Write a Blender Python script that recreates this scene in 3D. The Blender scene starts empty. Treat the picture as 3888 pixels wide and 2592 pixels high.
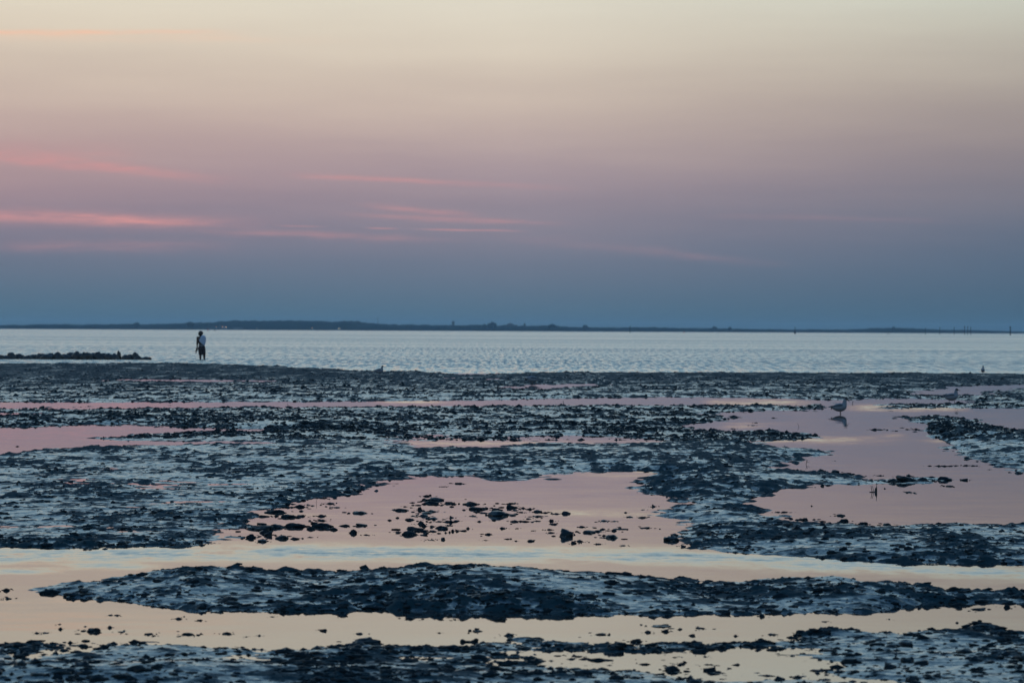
import bpy, bmesh, math, random
import numpy as np
from mathutils import Vector, Matrix, Euler
random.seed(7); rng = np.random.default_rng(7)
R = math.radians
S = bpy.context.scene
COL = S.collection

# ------------------------------------------------------------------ camera
F_MM, SENSOR, CAM_H = 70.0, 22.2, 1.5
F_PX = F_MM / SENSOR * 3888.0
K = 3888.0 / 2352.0                       # traced coordinates -> photograph pixels
cd = bpy.data.cameras.new('camera'); cam = bpy.data.objects.new('camera', cd); COL.objects.link(cam)
cd.lens = F_MM; cd.sensor_width = SENSOR; cd.clip_start = 0.1; cd.clip_end = 40000
ROT = (Matrix.Rotation(R(90) - 42.0 / F_PX, 3, 'X') @ Matrix.Rotation(R(0.265), 3, 'Z'))
cam.matrix_world = Matrix.Translation((0, 0, CAM_H)) @ ROT.to_4x4()
cd.dof.use_dof = True; cd.dof.focus_distance = 33.0; cd.dof.aperture_fstop = 4.8
S.camera = cam
ROTN = np.array(ROT)

def ray(vx, vy):
    d = ROT @ Vector(((vx * K - 1944) / F_PX, -(vy * K - 1296) / F_PX, -1.0))
    return d
def ground(vx, vy, z=0.0):                # a spot of the photograph -> the point of the ground plane seen there
    d = ray(vx, vy); t = (z - CAM_H) / d.z
    return Vector((d.x * t, d.y * t, z))
def at_depth(vx, vy, Y):
    d = ray(vx, vy); t = Y / d.y
    return Vector((d.x * t, Y, CAM_H + d.z * t))
def px_size(Y):                           # metres covered by one traced unit at distance Y
    return Y / F_PX * K

# ------------------------------------------------------------------ colour management
S.view_settings.view_transform = 'Standard'; S.view_settings.look = 'None'
S.view_settings.exposure = 0.0; S.view_settings.gamma = 1.0
S.render.engine = 'CYCLES'
S.cycles.use_denoising = True
S.cycles.max_bounces = 4; S.cycles.glossy_bounces = 3; S.cycles.diffuse_bounces = 2; S.cycles.volume_bounces = 1

def lin(c):
    return tuple(((v / 255.0) / 12.92 if v / 255.0 <= 0.04045 else (((v / 255.0) + 0.055) / 1.055) ** 2.4) for v in c) + (1.0,)

# ------------------------------------------------------------------ node helper
class NT:
    def __init__(s, tree): s.t = tree; s.n = tree.nodes; s.l = tree.links
    def node(s, typ, **kw):
        n = s.n.new(typ)
        for k, v in kw.items(): setattr(n, k, v)
        return n
    def put(s, sock, v):
        if v is None: return
        if hasattr(v, 'is_output') or isinstance(v, bpy.types.NodeSocket): s.l.new(v, sock)
        else: sock.default_value = v
    def m(s, op, a, b=None, c=None, clamp=False):
        n = s.n.new('ShaderNodeMath'); n.operation = op; n.use_clamp = clamp
        for i, v in enumerate((a, b, c)): s.put(n.inputs[i], v)
        return n.outputs[0]
    def vm(s, op, a, b=None):
        n = s.n.new('ShaderNodeVectorMath'); n.operation = op
        s.put(n.inputs[0], a); s.put(n.inputs[1], b)
        return n.outputs[0]
    def xyz(s, x, y, z):
        n = s.n.new('ShaderNodeCombineXYZ')
        for i, v in enumerate((x, y, z)): s.put(n.inputs[i], v)
        return n.outputs[0]
    def noise(s, vec, scale, detail=3, rough=0.5, out=0):
        n = s.n.new('ShaderNodeTexNoise'); s.put(n.inputs['Vector'], vec)
        n.inputs['Scale'].default_value = scale; n.inputs['Detail'].default_value = detail; n.inputs['Roughness'].default_value = rough
        return n.outputs[out]
    def ramp(s, fac, stops, interp='LINEAR'):
        n = s.n.new('ShaderNodeValToRGB'); s.put(n.inputs[0], fac); r = n.color_ramp; r.interpolation = interp
        r.elements[0].position = stops[0][0]; r.elements[0].color = stops[0][1]
        r.elements[1].position = stops[-1][0]; r.elements[1].color = stops[-1][1]
        for p, c in stops[1:-1]:
            e = r.elements.new(p); e.color = c
        return n.outputs[0]
    def mix(s, fac, a, b, blend='MIX'):
        n = s.n.new('ShaderNodeMix'); n.data_type = 'RGBA'; n.blend_type = blend
        s.put(n.inputs[0], fac); s.put(n.inputs[6], a); s.put(n.inputs[7], b)
        return n.outputs[2]
    def rng(s, v, a, b, c, d):
        n = s.n.new('ShaderNodeMapRange'); n.clamp = True
        for i, q in enumerate((v, a, b, c, d)): s.put(n.inputs[i], q)
        return n.outputs[0]

# ------------------------------------------------------------------ sky (dusk, sun already below the horizon on the left)
W = bpy.data.worlds.new('World'); S.world = W; W.use_nodes = True
w = NT(W.node_tree); w.n.clear()
tc = w.node('ShaderNodeTexCoord')
sep = w.node('ShaderNodeSeparateXYZ'); w.l.new(tc.outputs['Generated'], sep.inputs[0])
dx, dy, dz = sep.outputs
zz = w.m('MAXIMUM', dz, 0.0)
hor = w.m('SQRT', w.m('ADD', w.m('MULTIPLY', dx, dx), w.m('MULTIPLY', dy, dy)))
sinaz = w.m('DIVIDE', dx, w.m('MAXIMUM', hor, 1e-4))
az = w.m('ARCTAN2', dx, dy)
el = w.m('ARCSINE', zz)
cloudvec = w.xyz(w.m('MULTIPLY', az, 6.0), w.m('MULTIPLY', el, 55.0), 0.0)
cn = w.noise(cloudvec, 1.0, 5, 0.55)
lowmask = w.m('MULTIPLY', w.rng(el, 0.012, 0.03, 0, 1), w.rng(el, 0.2, 0.08, 0, 1))
elw = w.m('ADD', zz, w.m('MULTIPLY', w.m('MULTIPLY', w.m('SUBTRACT', cn, 0.5), 0.012), lowmask))
tt = w.m('SQRT', w.m('MAXIMUM', elw, 0.0))
EL = {0: .3197, 100: .298, 200: .274, 300: .2484, 400: .2198, 500: .1865, 600: .146, 700: .0884, 745: .042}
high = [(.36, (225, 227, 214)), (.42, (208, 229, 234)), (.5, (190, 225, 241)), (.6, (160, 206, 235)), (.75, (112, 162, 206)), (1.0, (60, 106, 163))]
def sky_ramp(cols, hi):
    st = [(0.0, lin(cols[745]))] + [(EL[k], lin(cols[k])) for k in (745, 700, 600, 500, 400, 300, 200, 100, 0)]
    st += [(p, lin(c)) for p, c in hi]
    return w.ramp(tt, st, 'B_SPLINE')
cL = sky_ramp({0: (228, 218, 197), 100: (217, 202, 183), 200: (206, 188, 173), 300: (192, 167, 161), 400: (172, 146, 150), 500: (150, 134, 146), 600: (107, 119, 138), 700: (85, 112, 131), 745: (80, 110, 128)}, high)
cC = sky_ramp({0: (227, 221, 203), 100: (219, 208, 190), 200: (207, 191, 176), 300: (192, 173, 166), 400: (167, 149, 156), 500: (143, 135, 147), 600: (113, 122, 140), 700: (88, 113, 132), 745: (82, 111, 129)}, high)
cR = sky_ramp({0: (196, 198, 184), 100: (187, 181, 168), 200: (168, 158, 150), 300: (151, 140, 140), 400: (130, 125, 133), 500: (109, 116, 132), 600: (87, 106, 127), 700: (72, 99, 119), 745: (68, 97, 116)},
              [(.36, (204, 212, 204)), (.42, (200, 223, 229)), (.5, (187, 222, 238)), (.6, (159, 205, 234)), (.75, (112, 162, 206)), (1.0, (60, 106, 163))])
sky = w.mix(w.rng(sinaz, -0.156, 0.0, 0, 1), cL, cC)
sky = w.mix(w.rng(sinaz, 0.0, 0.17, 0, 1), sky, cR)
sky = w.mix(1.0, sky, w.mix(lowmask, (1, 1, 1, 1), w.mix(cn, (.93, .93, .95, 1), (1.07, 1.06, 1.05, 1))), 'MULTIPLY')
# lit streaks of high cloud: x0,y0,x1,y1 of their spine, thickness, strength
wob = w.m('MULTIPLY', w.m('SUBTRACT', w.noise(w.xyz(w.m('MULTIPLY', az, 26.0), w.m('MULTIPLY', el, 120.0), 3.7), 1.0, 4, 0.6), 0.5), 0.004)
fray = w.rng(w.noise(w.xyz(w.m('MULTIPLY', az, 48.0), w.m('MULTIPLY', el, 420.0), 9.1), 1.0, 5, 0.62), 0.3, 0.72, 0.25, 1.15)
streaks = [(-260, 73, 460, 74, 6, 1.0, 0), (-100, 84, 700, 92, 9, .3, 0), (-260, 338, 440, 404, 11, .8, 1), (-60, 340, 300, 360, 26, .25, 1), (-300, 478, 520, 516, 10, .47, 1), (-200, 500, 560, 512, 16, .3, 1),
           (-100, 498, 430, 510, 8, .4, 1), (690, 404, 1010, 420, 6, .5, 1), (960, 418, 1290, 432, 6, .25, 1), (840, 470, 1080, 492, 7, .4, 1),
           (830, 494, 1250, 512, 6, .45, 1), (975, 526, 1185, 531, 2.2, .65, 1), (640, 519, 735, 521, 2.0, .4, 1), (845, 524, 910, 525, 2.0, .5, 1),
           (480, 534, 1000, 550, 8, .3, 1), (-100, 562, 500, 566, 13, .26, 1), (1180, 545, 1650, 592, 11, .10, 1), (1500, 582, 1800, 602, 8, .07, 1), (1650, 498, 2150, 506, 6, .10, 1)]
tot = None; totw = None
for x0, y0, x1, y1, th, st, warm in streaks:
    def ae(x, y):
        d = ray(x, y).normalized(); return math.atan2(d.x, d.y), math.asin(d.z)
    a0, e0 = ae(x0, y0); a1, e1 = ae(x1, y1)
    ac, ec = (a0 + a1) / 2, (e0 + e1) / 2; hw = (a1 - a0) / 2; hh = th * K / F_PX; sl = (e1 - e0) / (a1 - a0)
    da = w.m('SUBTRACT', az, ac)
    u = w.m('DIVIDE', da, hw); u = w.m('MULTIPLY', u, u); u = w.m('MULTIPLY', u, u)
    v = w.m('SUBTRACT', w.m('SUBTRACT', el, ec), w.m('MULTIPLY', da, sl))
    v = w.m('ADD', v, w.m('MULTIPLY', wob, min(1.0, th / 9.0)))
    v = w.m('DIVIDE', v, hh); v = w.m('MULTIPLY', v, v)
    g = w.m('MULTIPLY', w.m('POWER', 2.718, w.m('MULTIPLY', w.m('ADD', u, v), -1.0)), st)
    if warm: tot = g if tot is None else w.m('ADD', tot, g)
    else: totw = g if totw is None else w.m('ADD', totw, g)
sky = w.mix(w.m('MULTIPLY', tot, fray, clamp=True), sky, lin((212, 151, 150)))
sky = w.mix(w.m('MULTIPLY', totw, fray, clamp=True), sky, lin((240, 197, 170)))
bg = w.node('ShaderNodeBackground'); w.l.new(sky, bg.inputs[0]); bg.inputs[1].default_value = 1.0
W.cycles.sampling_method = 'NONE'      # a smooth sky needs no importance map
out = w.node('ShaderNodeOutputWorld'); w.l.new(bg.outputs[0], out.inputs[0])

# afterglow of the set sun, low on the left, very soft and weak
sd_ = bpy.data.lights.new('sun', 'SUN'); sun = bpy.data.objects.new('sun', sd_); COL.objects.link(sun)
sd_.energy = 0.12; sd_.angle = R(25); sd_.color = (1.0, .72, .6)
sun.rotation_euler = Vector((math.sin(R(70)), -math.cos(R(70)), -0.09)).to_track_quat('-Z', 'Y').to_euler()

# ------------------------------------------------------------------ helpers for objects
def mesh_obj(name, verts, faces, mat, parent=None, smooth=True):
    me = bpy.data.meshes.new(name); me.from_pydata([tuple(v) for v in verts], [], [tuple(f) for f in faces]); me.update()
    if smooth: me.polygons.foreach_set('use_smooth', [True] * len(me.polygons))
    o = bpy.data.objects.new(name, me); COL.objects.link(o); o.parent = parent
    if mat: me.materials.append(mat)
    return o
def bm_obj(name, bm, mat, parent=None, smooth=True):
    me = bpy.data.meshes.new(name); bm.normal_update(); bm.to_mesh(me); bm.free()
    if smooth: me.polygons.foreach_set('use_smooth', [True] * len(me.polygons))
    o = bpy.data.objects.new(name, me); COL.objects.link(o); o.parent = parent
    if mat: me.materials.append(mat)
    return o
def big_mesh(name, V, Fq, mat, smooth=True):
    me = bpy.data.meshes.new(name); n, k = Fq.shape
    me.vertices.add(len(V)); me.vertices.foreach_set('co', V.astype(np.float32).ravel())
    me.loops.add(n * k); me.loops.foreach_set('vertex_index', Fq.astype(np.int32).ravel())
    me.polygons.add(n); me.polygons.foreach_set('loop_start', np.arange(0, n * k, k, dtype=np.int32))
    me.polygons.foreach_set('use_smooth', np.full(n, smooth)); me.update(calc_edges=True)
    o = bpy.data.objects.new(name, me); COL.objects.link(o); me.materials.append(mat)
    return o
def tag(o, label=None, cat=None, group=None, kind=None):
    if label: o['label'] = label
    if cat: o['category'] = cat
    if group: o['group'] = group
    if kind: o['kind'] = kind
    return o
def empty(name, loc, rz=0.0, sc=1.0):
    o = bpy.data.objects.new(name, None); COL.objects.link(o); o.location = loc; o.rotation_euler = (0, 0, rz); o.scale = (sc,) * 3
    o.empty_display_size = 0.1
    return o
def bm_tube(bm, pts, rad, seg=10, flat=1.0):
    """tapered tube through pts (smoothly interpolated by the caller) with closed ends"""
    pts = [Vector(p) for p in pts]; rings = []
    for i, p in enumerate(pts):
        t = (pts[min(i + 1, len(pts) - 1)] - pts[max(i - 1, 0)]).normalized()
        up = Vector((0, 1, 0)) if abs(t.y) < .9 else Vector((1, 0, 0))
        a = t.cross(up).normalized(); b = t.cross(a).normalized()
        r = rad[i] if isinstance(rad[i], (tuple, list)) else (rad[i], rad[i])
        rings.append([bm.verts.new(p + a * math.cos(2 * math.pi * k / seg) * r[0] + b * math.sin(2 * math.pi * k / seg) * r[1] * flat) for k in range(seg)])
    for A, B in zip(rings, rings[1:]):
        for k in range(seg): bm.faces.new((A[k], A[(k + 1) % seg], B[(k + 1) % seg], B[k]))
    bm.faces.new(rings[0][::-1]); bm.faces.new(rings[-1])
def smooth_path(pts, rad, n=6):
    P, Q = [], []
    m = len(pts)
    for i in range(m - 1):
        p = [pts[max(i - 1, 0)], pts[i], pts[i + 1], pts[min(i + 2, m - 1)]]
        q = [rad[max(i - 1, 0)], rad[i], rad[i + 1], rad[min(i + 2, m - 1)]]
        for j in range(n):
            t = j / n
            c = [-.5 * t + t * t - .5 * t ** 3, 1 - 2.5 * t * t + 1.5 * t ** 3, .5 * t + 2 * t * t - 1.5 * t ** 3, -.5 * t * t + .5 * t ** 3]
            P.append(tuple(sum(c[k] * p[k][a] for k in range(4)) for a in range(3)))
            if isinstance(q[0], (tuple, list)): Q.append(tuple(max(.001, sum(c[k] * q[k][a] for k in range(4))) for a in range(2)))
            else: Q.append(max(.001, sum(c[k] * q[k] for k in range(4))))
    P.append(pts[-1]); Q.append(rad[-1])
    return P, Q
def bm_ball(bm, c, r, sub=3):
    g = bmesh.ops.create_icosphere(bm, subdivisions=sub, radius=1.0)
    for v_ in g['verts']: v_.co = Vector((v_.co.x * r[0] + c[0], v_.co.y * r[1] + c[1], v_.co.z * r[2] + c[2]))
    return g['verts']
def bm_box(bm, c, s):
    g = bmesh.ops.create_cube(bm, size=1.0)
    for v_ in g['verts']: v_.co = Vector((v_.co.x * s[0] + c[0], v_.co.y * s[1] + c[1], v_.co.z * s[2] + c[2]))

# numpy gradient noise
PERM = rng.permutation(4096); GA = rng.uniform(0, 2 * math.pi, 4096)
def perlin(x, y, seed=0):
    xi = np.floor(x).astype(np.int64); yi = np.floor(y).astype(np.int64); fx = x - xi; fy = y - yi
    def g(i, j, u, v):
        h = PERM[(PERM[(i + seed * 57) & 4095] + j) & 4095]
        a = GA[h]; return np.cos(a) * u + np.sin(a) * v
    su = fx * fx * fx * (fx * (fx * 6 - 15) + 10); sv = fy * fy * fy * (fy * (fy * 6 - 15) + 10)
    a = g(xi, yi, fx, fy); b = g(xi + 1, yi, fx - 1, fy); c = g(xi, yi + 1, fx, fy - 1); d = g(xi + 1, yi + 1, fx - 1, fy - 1)
    return (a + (b - a) * su) * (1 - sv) + (c + (d - c) * su) * sv * 1.0

# ------------------------------------------------------------------ materials
def new_mat(name):
    m = bpy.data.materials.new(name); m.use_nodes = True; t = NT(m.node_tree); t.n.clear()
    p = t.node('ShaderNodeBsdfPrincipled'); o = t.node('ShaderNodeOutputMaterial'); t.l.new(p.outputs[0], o.inputs[0])
    return m, t, p
def plain(name, col, rough=0.6, var=0.25, scale=8.0, spec=0.5):
    m, t, p = new_mat(name)
    g = t.node('ShaderNodeNewGeometry')
    n = t.noise(g.outputs['Position'], scale, 4, .6)
    a = tuple(c * (1 - var) for c in col) + (1,); b = tuple(min(1, c * (1 + var)) for c in col) + (1,)
    t.l.new(t.mix(n, a, b), p.inputs['Base Color']); p.inputs['Roughness'].default_value = rough
    p.inputs['Specular IOR Level'].default_value = spec
    return m

def jitter_normal(t, vec, scale, amp, detail=2):
    """tilts the normal by a noise slope: stays true at any distance, unlike a filtered bump"""
    g = t.node('ShaderNodeNewGeometry')
    c = t.noise(vec, scale, detail, .55, out=1)
    d = t.vm('SUBTRACT', c, (.5, .5, .5))
    n = t.n.new('ShaderNodeVectorMath'); n.operation = 'SCALE'; t.l.new(d, n.inputs[0]); t.put(n.inputs['Scale'], amp)
    return g, n.outputs[0]

def mud_material(name, rough, dark, jit, wet, lean, lowground):
    m, t, p = new_mat(name)
    tcg = t.node('ShaderNodeNewGeometry'); pos = tcg.outputs['Position']
    big = t.noise(pos, 6.5, 6, .76); fine = t.noise(pos, 24.0, 4, .65); wide = t.noise(pos, .6, 3, .5)
    f = t.m('ADD', big, t.m('MULTIPLY', t.m('SUBTRACT', wide, .5), .5))
    if lowground:                                     # the film of water gathers in the hollows between lumps
        at = t.node('ShaderNodeAttribute'); at.attribute_name = 'hollow'
        f = t.m('ADD', f, t.m('MULTIPLY', t.m('SUBTRACT', at.outputs['Fac'], .62), .42))
    film = t.rng(f, .475, .595, 0, 1)
    col = t.mix(fine, tuple(c * .5 for c in dark) + (1,), tuple(c * 1.5 for c in dark) + (1,))
    t.l.new(col, p.inputs['Base Color'])
    t.put(p.inputs['Roughness'], t.rng(film, 0, 1, rough + .36, rough))
    t.put(p.inputs['Specular IOR Level'], t.rng(film, 0, 1, wet[0], wet[1]))
    p.inputs['IOR'].default_value = 1.38
    g, d = jitter_normal(t, pos, 30.0, t.rng(film, 0, 1, jit, jit * .4), 4)
    # normals tilted to the viewer's side darken the mud, imitating front faces seen grazing
    ln = t.m('MULTIPLY', t.rng(t.noise(pos, 9.0, 4, .7), .35, .65, lean[0], lean[1]), t.rng(film, 0, 1, -1.0, -.4))
    nn = t.vm('NORMALIZE', t.vm('ADD', t.vm('ADD', g.outputs['Normal'], d), t.xyz(0.0, ln, 0.0)))
    t.l.new(nn, p.inputs['Normal'])
    return m
M_MUD = mud_material('wet_mud', .18, (.008, .026, .036), .75, (.07, .60), (.10, .40), True)
M_CLOD = mud_material('clod_mud', .32, (.005, .013, .019), .7, (.05, .24), (.0, .0), False)

def water_material(name, sea):
    m, t, p = new_mat(name)
    p.inputs['Base Color'].default_value = (.02, .07, .085, 1) if sea else (.022, .026, .028, 1); p.inputs['IOR'].default_value = 1.34
    g = t.node('ShaderNodeNewGeometry'); pos = g.outputs['Position']
    s = t.node('ShaderNodeSeparateXYZ'); t.l.new(pos, s.inputs[0])
    x, y = s.outputs[0], s.outputs[1]
    ex = lambda a, b_, z: t.xyz(t.m('MULTIPLY', x, a), t.m('MULTIPLY', y, b_), z)
    if sea:
        p.inputs['Roughness'].default_value = .10
        # small wind waves: crests a little longer than wide, patches of stronger and weaker wind
        c1 = t.noise(ex(5.0, .8, 0), 1.0, 4, .62, out=1)
        patch = t.noise(ex(.05, .012, 5), 1.0, 4, .6)
        crest = t.noise(ex(4.2, .2, 8), 1.0, 5, .75)
        amp = t.m('MULTIPLY', t.rng(patch, .3, .7, .75, 1.2), .24)
        # facets turned to the viewer are the ones seen at a grazing angle
        logy = t.m('LOGARITHM', y, 10.0)
        lane = t.rng(t.noise(t.xyz(t.m('MULTIPLY', x, .004), t.m('MULTIPLY', logy, 13.0), 1.3), 1.0, 4, .6), .35, .65, .62, 1.25)   # calm slicks and gusty lanes
        lean = t.m('MULTIPLY', t.m('MULTIPLY', t.rng(crest, .41, .59, .025, .22), lane), t.rng(t.m('LOGARITHM', y, 10.0), 2.2, 3.5, 1.0, .85))
    else:
        p.inputs['Roughness'].default_value = .025
        at = t.node('ShaderNodeAttribute'); at.attribute_name = 'ruffle'
        c1 = t.noise(ex(1.6, 5.0, 0), 1.0, 4, .6, out=1)
        patch = t.noise(ex(1.1, .8, 2), 1.0, 6, .7)
        ruf = t.m('MULTIPLY', at.outputs['Fac'], t.rng(patch, .36, .62, .1, 1.2))
        stray = t.rng(t.noise(ex(.22, .55, 7), 1.0, 5, .65), .60, .78, 0, .09)
        ruf = t.m('ADD', ruf, stray)
        amp = t.m('ADD', t.rng(y, 15, 60, .010, .022), t.m('MULTIPLY', ruf, .16))
        crest = t.noise(ex(6.0, 4.0, 8), 1.0, 5, .75)
        lean = t.m('ADD', t.rng(y, 22, 75, 0, .007), t.m('MULTIPLY', ruf, t.rng(crest, .34, .62, .02, .14)))
    d = t.vm('SUBTRACT', c1, (.5, .5, .5))
    n = t.n.new('ShaderNodeVectorMath'); n.operation = 'SCALE'; t.l.new(d, n.inputs[0]); t.put(n.inputs['Scale'], amp)
    sd = t.node('ShaderNodeSeparateXYZ'); t.l.new(n.outputs[0], sd.inputs[0])
    vec = t.xyz(sd.outputs[0], t.m('SUBTRACT', sd.outputs[1], lean), 1.0)
    t.l.new(t.vm('NORMALIZE', vec), p.inputs['Normal'])
    return m
M_SEA = water_material('sea_water', True); M_POOL = water_material('pool_water', False)

# ------------------------------------------------------------------ layout of mud and water, traced on the ground plane
XL, XR = -500, 2850
shore = [(XL, 836), (0, 837), (200, 838), (350, 837.5), (500, 839), (640, 842), (740, 845), (800, 848.5), (830, 852), (870, 852.5), (930, 851.5), (990, 853), (1030, 858), (1060, 860.5), (1100, 860), (1150, 857.5),
         (1220, 856), (1400, 855.5), (1700, 856), (2100, 857), (2352, 859), (XR, 861)]
mud_base = shore + [(XR, 2600), (XL, 2600)]
POOLS = dict(
  A=[(2089, 905), (2119, 897), (2158, 893), (2215, 887), (2295, 884), (XR, 880), (XR, 888), (2352, 891), (2317, 894), (2272, 897), (2249, 907), (2203, 908), (2146, 909)],
  C=[(XL, 926), (0, 924.5), (360, 923.5), (840, 921.8), (1120, 919), (1190, 917), (1340, 914), (1550, 911.5), (1700, 913), (1850, 917), (1900, 919), (2020, 917), (2060, 914), (2160, 916),
     (2240, 921), (2230, 926), (2050, 928), (1900, 931), (1700, 930), (1518, 931), (1340, 930), (1190, 932), (1000, 933), (840, 934), (540, 936), (250, 938), (180, 940), (0, 939), (XL, 941)],
  C2=[(XL, 949), (0, 948), (120, 949), (165, 951), (120, 953), (0, 955), (XL, 957)],
  D=[(XL, 984), (0, 981), (90, 981), (151, 977.6), (202, 974), (306, 973), (360, 977.6), (396, 981), (504, 983), (684, 985), (684, 988), (540, 990), (432, 992), (324, 998), (270, 1003),
     (209, 1008), (252, 1011.5), (306, 1014), (396, 1014.5), (612, 1015), (702, 1015.5), (702, 1018), (540, 1019), (360, 1023), (252, 1025), (144, 1029), (54, 1038), (0, 1046), (XL, 1075)],
  M1=[(928, 1016), (960, 1013), (1150, 1013), (1250, 1015), (1180, 1020), (1158, 1026), (1060, 1029), (980, 1028)],
  F1=[(206, 872), (300, 870.8), (450, 872), (605, 874), (700, 877), (605, 877), (450, 876.5), (300, 874)],
  F2=[(1024, 867.6), (1080, 868), (1150, 870), (1140, 871.5), (1060, 870)],
  F3=[(1179, 888), (1215, 884), (1300, 882), (1400, 881), (1390, 884), (1300, 890), (1240, 894), (1190, 893)],
  E=[(XL, 1262), (0, 1259), (200, 1259), (400, 1257), (480, 1250), (547, 1233), (565, 1216), (576, 1206), (590, 1181), (612, 1167), (660, 1160), (726, 1141), (791, 1135), (845, 1121), (899, 1104),
     (960, 1092), (1032, 1091), (1133, 1098), (1140, 1106), (1230, 1105), (1266, 1096), (1288, 1087), (1374, 1085), (1428, 1080), (1518, 1082), (1561, 1084), (1500, 1094), (1460, 1104), (1478, 1124), (1500, 1133),
     (1547, 1142), (1560, 1156), (1524, 1174), (1530, 1188), (1568, 1196), (1570, 1215), (1525, 1238), (1577, 1253), (1644, 1265), (1741, 1272), (1834, 1278), (1887, 1283), (2012, 1290), (2119, 1294), (2352, 1297), (XR, 1303),
     (XR, 1378), (2352, 1364), (2280, 1363), (2180, 1361), (2100, 1352), (2000, 1342), (1900, 1338), (1790, 1338), (1690, 1334), (1560, 1328), (1450, 1326), (1330, 1322), (1200, 1318), (1060, 1315), (960, 1314), (850, 1316), (770, 1317),
     (690, 1312), (560, 1313), (450, 1316), (330, 1322), (250, 1334), (150, 1343), (60, 1350), (100, 1361), (200, 1373), (280, 1384), (330, 1393), (410, 1399), (500, 1406), (600, 1409), (680, 1406), (780, 1408), (880, 1402),
     (1000, 1406), (1100, 1408), (1200, 1406), (1300, 1409), (1400, 1416), (1500, 1414), (1650, 1411), (1750, 1408), (1850, 1406), (1960, 1406), (2060, 1400), (2130, 1384), (2200, 1387), (2290, 1386), (2352, 1384), (XR, 1402),
     (XR, 1455), (2352, 1452), (2250, 1436), (2150, 1448), (2050, 1452), (1900, 1446), (1750, 1470), (1600, 1476), (1400, 1478), (1200, 1466), (1050, 1484), (900, 1474), (820, 1470), (720, 1484), (640, 1494),
     (560, 1480), (470, 1484), (330, 1474), (240, 1470), (100, 1472), (0, 1482), (XL, 1490)],
  CJ=[(1884, 926), (1950, 924), (2008, 922), (2030, 930), (2020, 936), (2040, 944), (1885, 945), (1895, 938)],
  J=[(1562, 974), (1600, 971), (1627, 971), (1655, 965), (1705, 959), (1680, 955), (1620, 952), (1700, 945), (1830, 943), (1887, 941), (2060, 939), (2200, 937), (XR, 935), (XR, 982), (2352, 988), (2298, 984), (2262, 970), (2226, 960), (2173, 955), (2083, 955),
     (2058, 960), (2101, 968), (2137, 974), (2130, 983), (2148, 1007), (2190, 1013), (2162, 1028), (2190, 1038), (2219, 1052), (2269, 1063), (2308, 1075), (2352, 1088), (XR, 1150), (XR, 1215), (2352, 1208),
     (2155, 1208), (2083, 1206), (2012, 1208), (1941, 1206), (1869, 1206), (1834, 1197), (1805, 1189), (1741, 1169), (1712, 1159), (1694, 1150), (1727, 1146), (1777, 1125), (1809, 1121), (1869, 1113), (1976, 1112), (2066, 1111), (2119, 1109),
     (2182, 1101), (2148, 1098), (2066, 1100), (1994, 1102), (1969, 1093), (1905, 1091), (1869, 1082), (1809, 1079), (1769, 1076), (1750, 1069), (1798, 1067), (1816, 1061), (1834, 1048), (1887, 1045), (1944, 1040), (1912, 1036),
     (1880, 1031), (1834, 1032), (1762, 1024), (1727, 1014), (1762, 1012), (1851, 1009), (1889, 1001), (1834, 994), (1762, 989), (1677, 987), (1620, 988), (1573, 978)],
)
def to_world(poly): return np.array([tuple(ground(x, y))[:2] for x, y in poly])
WP = {k: to_world(v) for k, v in POOLS.items()}; WB = to_world(mud_base)
def inside(px, py, P):
    c = np.zeros(px.shape, bool); n = len(P)
    for i in range(n):
        x0, y0 = P[i]; x1, y1 = P[(i + 1) % n]
        if y0 == y1: continue
        c ^= ((y0 > py) != (y1 > py)) & (px < (x1 - x0) * (py - y0) / (y1 - y0) + x0)
    return c
def seg_dist(px, py, P, closed=True):
    d = np.full(px.shape, 1e9); n = len(P)
    for i in range(n if closed else n - 1):
        x0, y0 = P[i]; x1, y1 = P[(i + 1) % n]; ex_, ey_ = x1 - x0, y1 - y0; L = ex_ * ex_ + ey_ * ey_ + 1e-12
        t = np.clip(((px - x0) * ex_ + (py - y0) * ey_) / L, 0, 1)
        np.minimum(d, (px - x0 - t * ex_) ** 2 + (py - y0 - t * ey_) ** 2, out=d)
    return np.sqrt(d)

# fan-shaped mesh of the flat: rows close together near the camera, wider apart towards the sea
yp = np.concatenate([np.arange(104, 1500, 1.62), np.linspace(1502, 2300, 90), np.linspace(2330, 6000, 40)])
ROWY = (CAM_H * F_PX / yp)[::-1].copy()                      # near -> far
sc_ = np.linspace(-.19, .19, 960); side = .19 + (np.linspace(0, 1, 46)[1:] ** 1.6) * .9
COLS = np.concatenate([-side[::-1], sc_, side])
NR, NC = len(ROWY), len(COLS)
# coarse signed distance, then interpolated
ri = np.linspace(0, NR - 1, 330); ci = np.linspace(0, NC - 1, 420)
cy = np.interp(ri, np.arange(NR), ROWY); cs = np.interp(ci, np.arange(NC), COLS)
CY = np.repeat(cy[:, None], len(cs), 1); CX = CY * cs[None, :]
mask = inside(CX, CY, WB); dist = seg_dist(CX, CY, to_world(shore), False)
for k, P in WP.items():
    mask &= ~inside(CX, CY, P); dist = np.minimum(dist, seg_dist(CX, CY, P))
SDc = np.where(mask, dist, -dist)
def interp2(A, r, c):
    r = np.clip(r, 0, A.shape[0] - 1.001); c = np.clip(c, 0, A.shape[1] - 1.001)
    r0 = r.astype(int); c0 = c.astype(int); fr = r - r0; fc = c - c0
    return (A[r0, c0] * (1 - fc) + A[r0, c0 + 1] * fc) * (1 - fr) + (A[r0 + 1, c0] * (1 - fc) + A[r0 + 1, c0 + 1] * fc) * fr
rr = np.arange(NR) / (NR - 1) * 329; cc = np.arange(NC) / (NC - 1) * 419
SD = interp2(SDc, np.repeat(rr[:, None], NC, 1), np.repeat(cc[None, :], NR, 0))
Y = np.repeat(ROWY[:, None], NC, 1); X = Y * COLS[None, :]
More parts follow.
